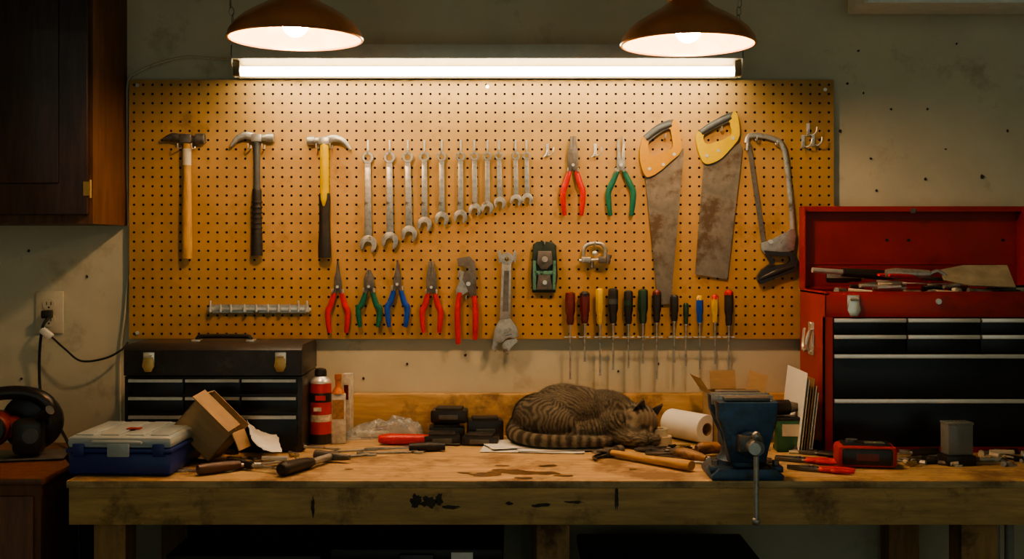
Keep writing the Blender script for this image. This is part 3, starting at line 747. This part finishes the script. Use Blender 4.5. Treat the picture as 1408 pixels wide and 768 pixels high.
def furcol(p):
    ds,t,d = nearest(spine,p); dt,tt,d2 = nearest(tails,p)
    h = HMi @ p
    nn = noise.noise(p*28)*.012+noise.noise(p*70)*.004
    if dt < .024 and p.z < .045 and (p.y < -.075 or p.x < -.16):
        s_=.5+.5*math.sin(2*pi*(tt+nn*.4)/.024); s_=max(.1,min(1,(s_-.32)*2.6)); comb=d2
        return LT*.95*s_+DK*(1-s_), comb
    if h.length < .053 and p.x > .10:
        s_=.5+.5*math.sin(2*pi*(h.x+nn*.3)/.0125); s_=max(0,min(1,(s_-.3)*2.2))
        if h.y > .012: s_ = max(s_, .7)
        c = LT*s_+DK*(1-s_)
        if h.z < -.006 and h.y > .018: c = c.lerp(WH,.6)
        if abs(abs(h.x)-.018) < .012 and abs(h.z-.004) < .005 and h.y>.02: c = c.lerp(DK,.5)
        return c, -fdir
    s_=.5+.5*math.sin(2*pi*(t+nn*1.8+.10*math.sin(ds*26))/.0190)
    s_=max(.12,min(1,(s_-.26)*2.0))
    if ds < .022: s_*=.5
    br=.5+.5*noise.noise(p*45)
    s_ += (br-.5)*.55*(1-abs(2*s_-1)*.3); s_=max(.05,min(1,s_))
    lt = LT.lerp(MID,max(0,min(1,.5+noise.noise(p*14)))*.6)
    if p.z < .03: lt = lt.lerp(WH,.2)
    return lt*s_+DK*(1-s_), -d
V = [v.co.copy() for v in me.vertices]; me.update()
Nn = [v.normal.copy() for v in me.vertices]
cols=[]; combs=[]
for p in V:
    c,d = furcol(p); cols.append(c); combs.append(d)
Fa = [list(p.vertices) for p in me.polygons]
areas=np.array([p.area for p in me.polygons]); cum=np.cumsum(areas); cum/=cum[-1]
rng = np.random.default_rng(3)
VV=[tuple(p) for p in V]; FF=list(Fa); CC=[tuple(c) for c in cols]
idx = np.searchsorted(cum, rng.random(65000))
for fi in idx:
    f_ = Fa[int(fi)]; ws = rng.random(len(f_)); ws/=ws.sum()
    p=Vector(); nrm=Vector(); c=Vector(); d=Vector()
    for w_,vi in zip(ws,f_): p+=V[vi]*w_; nrm+=Nn[vi]*w_; c+=cols[vi]*w_; d+=combs[vi]*w_
    if p.z < .004: continue
    nrm.normalize(); tg = d-nrm*d.dot(nrm)
    if tg.length<1e-4: tg=Vector((1,0,0))-nrm*nrm.x
    tg.normalize()
    rv = Vector(rng.normal(size=3))*.24
    dirv=(tg+nrm*.45+rv).normalized()
    h = HMi @ p
    L = .0105*rng.uniform(.6,1.15)
    if h.length<.055 and h.y>.0: L*=.42
    sd = dirv.cross(nrm).normalized()*.00042
    base=p-nrm*.0005; tip=base+dirv*L; k_=len(VV)
    if tip.z<.0015: continue
    VV += [tuple(base-sd),tuple(base+sd),tuple(tip)]; FF.append([k_,k_+1,k_+2])
    g=rng.uniform(.65,1.35); c1=c*g
    CC += [tuple(c1*.8),tuple(c1*.8),tuple(c1*1.25)]
cm = bpy.data.meshes.new('cat'); cm.from_pydata(VV,[],FF)
ca = cm.color_attributes.new('fur','FLOAT_COLOR','POINT')
ca.data.foreach_set('color', np.array([(c[0],c[1],c[2],1) for c in CC],dtype=np.float32).ravel())
furm = bpy.data.materials.new('tabby_fur'); furm.use_nodes=True
nt=furm.node_tree; at=nt.nodes.new('ShaderNodeAttribute'); at.attribute_name='fur'; bs=nt.nodes['Principled BSDF']
nt.links.new(at.outputs['Color'],bs.inputs['Base Color']); bs.inputs['Roughness'].default_value=.75; bs.inputs['Specular IOR Level'].default_value=.25
bs.inputs['Sheen Weight'].default_value=.15
cm.materials.append(furm)
for p in cm.polygons: p.use_smooth=True
cat = bpy.data.objects.new('tabby_cat',cm); scene.collection.objects.link(cat)
CX,CY = X(802,-.145), -.150
cat.matrix_world = T(CX,CY,BZ+.0075)
def part(b):
    o=b.done(); o.parent=cat; return o
eard=mat('ear_fur',(.075,.062,.046),.8,0,.3,200); earp=mat('ear_inner',(.18,.13,.10),.7); nosem=mat('cat_nose',(.16,.055,.04),.5); eye=mat('closed_eyelid',(.012,.009,.007),.5)
for s_ in (1,-1):
    b=B('ear')
    base=Vector((s_*.025,-.006,.028)); tipv=Vector((s_*.035,-.004,.059))
    n1=8; VV2=[];FF2=[]
    for i in range(n1+1):
        t=i/n1
        for j in range(9):
            a=(j/8-.5)*2
            wdt=.0185*(1-t)**.8
            VV2.append((base.x+(tipv.x-base.x)*t+a*wdt*.95, base.y+(tipv.y-base.y)*t-.010*(1-a*a)*(1-t*.6)+.004, base.z+(tipv.z-base.z)*t-abs(a)*.004*(1-t)-s_*a*.007*(1-t)))
    for i in range(n1):
        for j in range(8):
            k_=i*9+j; FF2.append((k_,k_+1,k_+10,k_+9))
    b.add(VV2,FF2,earp,HM,True); b.add([(x,y-.0018,z+.0005) for x,y,z in VV2],[g_[::-1] for g_ in FF2],eard,HM,True)
    part(b)
    b=B('eyelid'); b.tube([(s_*.010,.0395,.001),(s_*.018,.0385,-.002),(s_*.027,.0325,.002)],[.0010,.0018,.0010],eye,HM,seg=6); part(b)
    b=B('whiskers')
    for k_ in range(5):
        a=(k_-2)*.16
        b.tube([(s_*.016,.048,-.013-k_*.0012),(s_*.040,.050,-.013+a*.02-k_*.002),(s_*.062,.042,-.016+a*.05)],[.0004,.0003,.0001],cream,HM,seg=4)
    part(b)
b=B('nose'); b.ell((0,.0545,-.0065),(.0048,.0035,.0032),nosem,HM,seg=12); b.tube([(0,.0560,-.009),(0,.0555,-.015)],.0006,eye,HM,seg=5,n=1); part(b)

# ------------------------------------------------------------------ hammer, rolls, pile
x,y=bp(832,627)
b=B('claw_hammer'); claw(b,-1,darksteel)
b.tube([(0,-.012,.002),(0,-.012,-.04),(0,-.012,-.13),(0,-.014,-.22),(0,-.015,-.265)],[.0095,.0095,.0105,.0145,.0135],woodh,b=.8,seg=14)
b.done(T(x,y,BZ)@R(43,'Z')@R(-90,'X'))
b=B('paper_towel_roll')
b.lathe([(.017,-.070),(.017,.070),(.037,.070),(.038,.068),(.038,-.068),(.037,-.070)],white,None,36,closed=True)
b.lathe([(.0155,-.069),(.0155,.069),(.0172,.069),(.0172,-.069)],cardboard,None,28,closed=True)
x,y=bp(952,604); b.done(T(x-.012,y-.014,BZ+.0385)@R(34,'Z')@R(90,'X'))
x,y=bp(911,612)
b=B('masking_tape_roll')
b.lathe([(.017,0),(.017,.024),(.030,.024),(.030,0)],cream,None,30,closed=True); b.lathe([(.016,.0),(.016,.024),(.0172,.024),(.0172,0)],cardboard,None,30,closed=True)
b.done(T(x-.006,y,BZ+.001))
b=B('masking_tape_roll')
b.lathe([(.014,0),(.014,.018),(.024,.018),(.024,0)],cream,None,30,closed=True)
b.done(T(x-.010,y+.002,BZ+.0255))
lay('slip_joint_pliers',lambda b: pliers(b,.15,.035,blackrub,'comb'),888,627,100)
lay('screwdriver',lambda b: screwdriver(b,.08,.012,.07,woodh2),975,622,75,.013)
lay('diagonal_cutters',lambda b: pliers(b,.13,.034,blackrub,'diag'),945,624,-112,.0)
lay('combination_wrench',lambda b: wrench(b,.13),960,632,-140)
def stub(b):
    b.tube([(0,-.015,0),(0,-.017,-.02),(0,-.015,-.06),(0,-.012,-.085)],[.010,.016,.013,.008],woodh2,seg=14); b.cyl((0,-.012,-.085),(0,-.008,-.12),.004,steel)
lay('awl',stub,928,632,50); lay('awl',stub,958,628,110,.004)
lay('needle_nose_pliers',lambda b: pliers(b,.13,.03,blackrub,'needle'),985,634,80,.0)
lay('screwdriver',lambda b: screwdriver(b,.06,.010,.06,blackrub),905,636,62,.010)
lay('combination_pliers',lambda b: pliers(b,.15,.032,redgrip,'comb'),1066,632,66)
lay('needle_nose_pliers',lambda b: pliers(b,.15,.032,redgrip,'needle'),1082,645,70)
lay('combination_pliers',lambda b: pliers(b,.13,.03,blackrub,'comb'),1090,622,60)
lay('screwdriver',lambda b: screwdriver(b,.07,.011,.06,blackrub),1105,616,80,.011)

# ------------------------------------------------------------------ vise
vb=mat('blue_vise_paint',(.045,.095,.17),.38,.3,.35,25,.1,spots=(.055,.055,.055),spot_amt=.45,spot_scale=22)
b=B('bench_vise'); vx=X(1024,-.60)
b.prism([(-.078,0),(.078,0),(.080,.010),(.062,.026),(-.062,.026),(-.080,.010)],-.075,.065,vb,bev=.003)
for sx in (-1,1):
    b.box((sx*.066,-.045,.022),(.030,.034,.014),vb,bev=.003); b.cyl((sx*.067,-.045,.028),(sx*.067,-.045,.040),.008,darksteel,seg=6)
b.lathe([(.056,.024),(.056,.036),(.046,.048),(.044,.062)],vb,None,30)
b.box((0,.0,.080),(.080,.16,.050),vb,bev=.008)
b.prism([(-.030,.055),(.030,.055),(.046,.110),(.064,.140),(.066,.175),(-.066,.175),(-.064,.140),(-.046,.110)],.020,.062,vb,bev=.004)
b.prism([(-.040,.040),(.040,.040),(.048,.095),(.064,.132),(.066,.172),(-.066,.172),(-.064,.132),(-.048,.095)],-.078,-.034,vb,bev=.004)
b.box((0,.016,.168),(.128,.010,.026),steel,bev=.001); b.box((0,-.029,.168),(.128,.010,.026),steel,bev=.001)
b.box((0,-.056,.177),(.10,.03,.008),darksteel,bev=.002); b.box((0,.042,.179),(.10,.03,.008),darksteel,bev=.002)
b.box((0,-.03,.085),(.052,.16,.036),darksteel,bev=.004)
b.lathe([(.026,.074),(.028,.082),(.026,.100),(.018,.104)],vb,R(90,'X')@T(0,.082,0),24)
b.cyl((0,-.10,.082),(0,-.145,.082),.013,steel,seg=20)
b.lathe([(.016,0),(.018,.004),(.018,.024),(.016,.028)],darksteel,T(.006,-.112,.082)@R(90,'X'),20)
b.cyl((.006,-.130,.105),(.006,-.130,-.072),.0058,steel,seg=12)
b.ell((.006,-.130,.108),(.0095,.0095,.0095),steel); b.ell((.006,-.130,-.075),(.0095,.0095,.0095),steel)
b.cyl((.02,.06,.13),(.02,.10,.13),.02,vb)
b.done(T(vx,-.560,BZ))

# ------------------------------------------------------------------ behind vise
b=B('open_cardboard_box')
b.bx(-.075,.075,-.05,.05,0,.003,cardboard); b.bx(-.075,.075,-.05,-.047,0,.115,cardboard); b.bx(-.075,.075,.047,.05,0,.13,cardboard); b.bx(-.075,-.072,-.05,.05,0,.13,cardboard); b.bx(.072,.075,-.05,.05,0,.13,cardboard)
b.box((-.055,-.068,.130),(.04,.045,.002),cardboard,rot=R(-40,'X')@R(10,'Z')); b.box((-.095,0,.150),(.055,.095,.002),cardboard,rot=R(55,'Y')); b.box((.04,-.05,.150),(.05,.002,.07),cardboard,rot=R(-20,'X')@R(18,'Y')); b.box((-.02,.05,.155),(.07,.002,.05),cardboard,rot=R(-12,'X'))
b.done(T(.592,-.115,BZ)@R(6,'Z'))
gb=mat('green_box',(.03,.13,.06),.5,0,.2,30)
b=B('drill_bit_case'); b.box((0,0,.04),(.075,.05,.08),gb,bev=.003); b.box((0,-.0255,.055),(.05,.001,.03),cream); b.box((0,0,.083),(.077,.052,.008),blackplas,bev=.002); b.done(T(.700,-.268,BZ)@R(-4,'Z'))
b=B('cordless_drill_chuck')
b.cyl((-.05,0,.02),(.03,0,.02),.019,blackplas,seg=20); b.cyl((.03,0,.02),(.055,0,.02),.016,darksteel,seg=20,r2=.010); b.cyl((-.07,0,.02),(-.05,0,.02),.014,greyplas)
b.cyl((.055,0,.02),(.08,0,.02),.003,steel,seg=8); b.done(T(.667,-.265,BZ+.088)@R(12,'Z'))
b=B('paper_stack')
for i in range(6):
    h=.20-.012*(i%3)-.005*i
    b.box((0,0,h/2),(.0012,.20-.012*i,h),cardboard if i in (2,3) else white,M=T(.0065*i,-.006*i,.0008)@R(6.5,'Y'))
b.done(T(.708,-.215,BZ))

# ------------------------------------------------------------------ red tool chest
redc=mat('red_chest_paint',(.38,.022,.016),.36,.1,.14,10,.03,coat=.15,spots=(.22,.016,.012),spot_amt=.38,spot_scale=5)
redin=mat('red_chest_inner',(.32,.022,.017),.45,.1,.15,10,spots=(.21,.016,.012),spot_amt=.4,spot_scale=5)
b=B('red_tool_chest')
xl,yF,yB=.777,-.30,-.06; xr=xl+.590; zt=1.296; CB=BZ+.001
t=.003
b.bx(xl,xl+t,yF,yB,CB,zt,redc); b.bx(xr-t,xr,yF,yB,CB,zt,redc); b.bx(xl,xr,yB-t,yB,CB,zt,redc); b.bx(xl,xr,yF+.012,yB,CB,CB+.006,redc)
b.bx(xl,xr,yF,yF+t,1.237,zt,redc,bev=.001); b.bx(xl,xl+.020,yF,yF+.02,CB,1.237,redc); b.bx(xr-.020,xr,yF,yF+.02,CB,1.237,redc); b.bx(xl+.02,xr-.02,yF,yF+.02,CB,CB+.014,redc)
b.bx(xl,xr,yF+.001,yF+.012,1.290,1.300,redc,bev=.002); b.bx(xl,xl+.012,yF,yB,1.290,1.300,redc,bev=.002)
b.bx(xl+t,xr-t,yF+t,yB-t,1.262,1.266,redin)
b.bx(xl+.02,xr-.02,yF+.02,yF+.024,CB+.014,1.237,tbd)
dx0,dx1=xl+.022,xr-.022
for (a_,c_,n_) in [(1.235,1.198,3),(1.194,1.150,3),(1.146,1.040,1),(1.035,.918,1)]:
    for i in range(n_):
        ww=(dx1-dx0-.003*(n_-1))/n_; s0=dx0+i*(ww+.003)
        b.bx(s0,s0+ww,yF+.002,yF+.018,c_,a_,tbd,bev=.0015); b.bx(s0+.001,s0+ww-.001,yF-.007,yF+.002,a_-.011,a_-.001,trimb,bev=.001)
latch(b,X(1173,yF),yF,1.268,1.1); latch(b,xr-.06,yF,1.268,1.1)
b.cyl((X(1290,yF),yF,1.276),(X(1290,yF),yF-.006,1.276),.007,bright)
b.box((xl-.002,-.18,1.175),(.004,.05,.085),chrome,bev=.001)
b.tube([(xl-.004,-.205,1.20),(xl-.016,-.205,1.19),(xl-.022,-.205,1.165),(xl-.014,-.205,1.145)],.0035,chrome,seg=8)
b.tube([(xl-.012,-.215,1.20),(xl-.020,-.20,1.15),(xl-.020,-.165,1.15),(xl-.012,-.15,1.20)],.004,chrome,seg=8)
for zz in (1.212,1.140): b.cyl((xl,-.18,zz),(xl-.006,-.18,zz),.005,chrome)
ly=-.055
b.bx(xl,xr,ly,ly+.003,1.298,1.520,redin); b.bx(xl,xr,ly-.028,ly,1.514,1.520,redc,bev=.001); b.bx(xl,xl+.004,ly-.045,ly,1.300,1.520,redc); b.bx(xr-.004,xr,ly-.045,ly,1.300,1.520,redc)
b.bx(xl+.004,xr-.004,ly-.031,ly-.028,1.506,1.520,redc)
b.cyl((xl+.02,ly-.008,1.300),(xr-.02,ly-.008,1.300),.005,redc)
b.bx(xl+.01,xr-.01,ly-.003,ly,1.365,1.369,redc)
for px in (1220,1250,1380): b.cyl((X(px,-.06),ly-.003,1.43),(X(px,-.06),ly,1.43),.004,tbd,seg=10)
b.bx((xl+xr)/2-.006,(xl+xr)/2+.006,ly-.034,ly-.030,1.502,1.514,darksteel)
b.done(center=True)
def chestlay(name, builder, x, y, z, head, tilt=0):
    b=B(name); builder(b); b.done(T(x,y,z)@R(head,'Z')@R(-90+tilt,'X'))
def hh(b):
    b.tube([(0,-.013,0),(0,-.013,-.05),(0,-.013,-.14)],[.011,.016,.012],blackrub,b=.85,seg=12); b.tube([(0,-.013,-.13),(0,-.013,-.22)],.007,bright,n=1)
chestlay('hammer_handle',hh,.985,-.19,1.324,-83,-4)
chestlay('tin_snips',lambda b: pliers(b,.20,.05,redgrip,'comb'),1.13,-.17,1.320,-70,-4)
tanb = mat('tarnished_trowel_blade',(.36,.33,.23),.45,.2,.25,20,.05)
def trowel(b):
    b.tube([(0,-.014,0),(0,-.014,-.03),(0,-.014,-.11)],[.010,.014,.010],steel,seg=12); b.tube([(0,-.014,-.11),(0,-.022,-.13),(0,-.010,-.15)],.005,steel)
    b.prism([(-.020,-.14),(.020,-.14),(.040,-.20),(.044,-.31),(-.044,-.31),(-.040,-.20)],-.002,.001,tanb,M=T(0,-.012,0)@R(-38,'Z'))
chestlay('margin_trowel',trowel,.955,-.215,1.330,84,1)
chestlay('screwdriver',lambda b: screwdriver(b,.09,.014,.1,blackrub),.83,-.12,1.330,70)
chestlay('combination_wrench',lambda b: wrench(b,.19),1.0,-.14,1.314,60)
b=B('tool_tray_clutter')
rr=random.Random(5)
for i in range(40):
    xx=rr.uniform(.83,1.31); yy=rr.uniform(-.265,-.11); a=rr.uniform(0,pi); L=rr.uniform(.02,.05); zz=1.268+rr.uniform(.010,.046)
    b.cyl((xx-L*math.cos(a),yy-.3*L*math.sin(a),zz),(xx+L*math.cos(a),yy+.3*L*math.sin(a),zz+rr.uniform(-.005,.006)),rr.uniform(.004,.009),rr.choice([steel,darksteel,blackrub,cream,bright]),seg=10)
b.done(center=True)

# ------------------------------------------------------------------ right clutter
b=B('multimeter'); redm=mat('red_meter',(.45,.03,.02),.4,0,.15,30)
b.box((0,0,.027),(.135,.078,.050),redm,bev=.010); b.box((0,-.0005,.027),(.116,.082,.040),blackplas,bev=.006); b.box((0,0,.052),(.11,.060,.006),blackplas,bev=.002)
b.box((.02,-.005,.0555),(.045,.03,.002),mat('lcd',(.16,.18,.13),.2)); b.cyl((-.03,0,.054),(-.03,0,.062),.014,greyplas)
b.box((.0,-.041,.027),(.05,.002,.016),darkred)
x,y=bp(1189,640); b.done(T(x,y,BZ)@R(-8,'Z'))
b=B('parts_jar_stand')
gl=mat('smoked_plastic',(.26,.27,.25),.15,0,.1,20,alpha=.72)
b.box((0,0,.012),(.072,.055,.024),blackplas,bev=.004); b.box((0,0,.061),(.062,.042,.074),gl,bev=.004); b.box((0,0,.098),(.064,.044,.006),gl,bev=.002); b.cyl((0,0,.025),(0,0,.07),.010,steel)
x,y=bp(1320,640); b.done(T(x,y+.02,BZ)@R(5,'Z'))
b=B('loose_hardware')
for i in range(80):
    if i<40: px,py=rr.uniform(1240,1405),rr.uniform(620,641)
    elif i<55: px,py=rr.uniform(1075,1140),rr.uniform(608,626)
    elif i<70: px,py=rr.uniform(885,985),rr.uniform(612,634)
    else: px,py=rr.uniform(250,420),rr.uniform(622,640)
    xx,yy=bp(px,py); a=rr.uniform(0,pi); L=rr.uniform(.008,.034); r_=rr.uniform(.003,.008)
    m_=rr.choice([steel,darksteel,blackplas,cream,brass,darksteel,bright])
    b.cyl((xx-L*math.cos(a),yy-L*math.sin(a)*.5,BZ+r_),(xx+L*math.cos(a),yy+L*math.sin(a)*.5,BZ+r_),r_,m_,seg=8)
    b.lathe([(r_*1.8,0.0003),(r_*1.8,.004)],m_,T(xx+.01,yy,BZ),6)
b.done(center=True)
def ratchet(b):
    b.tube([(0,-.012,0),(0,-.012,-.05),(0,-.012,-.13)],[.011,.010,.006],bright,seg=12); b.cyl((0,-.002,-.145),(0,-.024,-.145),.017,bright)
lay('socket_ratchet',ratchet,1405,632,80)
lay('slip_joint_pliers',lambda b: pliers(b,.17,.04,blackrub,'comb'),1345,634,-85)
lay('combination_wrench',lambda b: wrench(b,.12),1245,634,-75)
lay('screwdriver',lambda b: screwdriver(b,.07,.012,.08,blackrub),1290,628,-80,.012)

# ------------------------------------------------------------------ outlet + cords
b=B('wall_outlet'); ox,oz=(69-704)/500,1.41-(429-340)/500
b.bx(ox-.038,ox+.038,-.006,-.0005,oz-.058,oz+.058,cream,bev=.002)
for s_ in (1,-1):
    b.lathe([(.017,0),(.017,.003)],cream,T(ox,-.006,oz+s_*.022)@R(90,'X'),20)
    for q_ in (-.006,.006): b.bx(ox+q_-.001,ox+q_+.001,-.0100,-.0088,oz+s_*.022-.002,oz+s_*.022+.007,blackplas)
    b.cyl((ox,-.0088,oz+s_*.022-.008),(ox,-.0100,oz+s_*.022-.008),.0025,blackplas)
b.cyl((ox,-.006,oz),(ox,-.008,oz),.003,bright)
b.done(center=True)
g=lambda px,py,y: (X(px,y),y,Z(py,y))
b=B('power_cord')
b.box((ox+.002,-.026,oz-.004),(.024,.030,.022),blackplas,bev=.004)
b.tube([g(68,435,-.04),g(58,452,-.05),g(54,500,-.03),g(58,550,-.04),(-1.20,-.13,.95),(-1.12,-.25,.91),(-1.06,-.40,.906),(-1.020,-.46,.87),(-1.010,-.47,.70),(-1.008,-.46,.3),(-1.006,-.45,.006)],.004,blackrub,seg=8)
b.done(center=True)
b=B('extension_cord')
b.box(g(64,458,-.045),(.036,.020,.018),white,rot=R(38,'Y'),bev=.004)
b.tube([g(70,462,-.045),g(90,480,-.05),g(112,496,-.05),g(145,492,-.045),g(168,480,-.03),g(176,470,-.02)],.0028,blackrub,seg=8)
b.done(center=True)
b=B('lamp_cord')
b.tube([(-.73,-.10,1.92),(-.80,-.02,1.925),g(255,78,-.012),g(215,88,-.01),g(188,100,-.01),g(176,112,-.01),g(175,160,-.008),g(175,240,-.008),g(176,300,-.008),g(176,370,-.012),g(172,430,-.012),g(166,480,-.012),g(165,560,-.012),g(166,590,-.012)],.003,cream,seg=8)
b.done(center=True)

# ------------------------------------------------------------------ left side cabinet with saw
redw=mat('reddish_wood',(.16,.065,.032),.5,0,.35,9,.05,(5,5,.8))
b=B('side_cabinet')
b.bx(-1.70,-1.045,-.60,-.16,.02,.885,redw); b.bx(-1.71,-1.038,-.61,-.15,.885,.90,redw,bev=.002); b.bx(-1.68,-1.06,-.606,-.60,.06,.86,redw,bev=.003); b.bx(-1.70,-1.045,-.58,-.16,0,.02,blackplas)
b.done(center=True)
sred = mat('saw_red',(.22,.018,.012),.4,0,.15,30)
b=B('circular_saw')
b.box((0,0,.004),(.24,.13,.004),darksteel,bev=.001)
b.lathe([(.0,-.012),(.066,-.012),(.072,-.008),(.072,.008),(.066,.012),(.0,.012)],blackplas,T(.03,.040,.080)@R(90,'X'),30)
b.lathe([(.030,-.05),(.038,-.045),(.042,.02),(.034,.032),(.0,.033)],sred,T(-.045,-.02,.075)@R(90,'X'),26)
b.lathe([(.034,.031),(.030,.046),(.0,.048)],blackplas,T(-.045,-.02,.075)@R(90,'X'),20)
b.box((-.04,-.01,.075),(.10,.06,.05),sred,bev=.012)
b.box((.035,-.03,.055),(.07,.06,.085),blackplas,bev=.014)
b.tube([(-.10,0,.06),(-.11,0,.11),(-.06,0,.150),(.02,0,.155),(.07,0,.13),(.080,0,.08)],[.016,.018,.016,.017,.020,.018],blackplas,seg=12)
b.cyl((.05,-.03,.09),(.088,-.06,.12),.012,blackplas)
b.cyl((.045,-.062,.06),(.045,-.070,.06),.018,greyplas)
b.done(T(-1.205,-.36,.901)@R(12,'Z'))

# ------------------------------------------------------------------ world, camera
w=bpy.data.worlds.new('World'); scene.world=w; w.use_nodes=True
bg=w.node_tree.nodes['Background']; bg.inputs[0].default_value=(.82,.92,.76,1); bg.inputs[1].default_value=.44
try: scene.view_settings.look='AgX - Medium High Contrast'
except Exception: pass
cam=bpy.data.cameras.new('camera'); co=bpy.data.objects.new('camera',cam); scene.collection.objects.link(co)
co.location=(0,CAMY,CAMZ); co.rotation_euler=(math.radians(90),0,0)
cam.sensor_width=36; cam.lens=36*F/1408; cam.shift_y=-44/1408
scene.camera=co
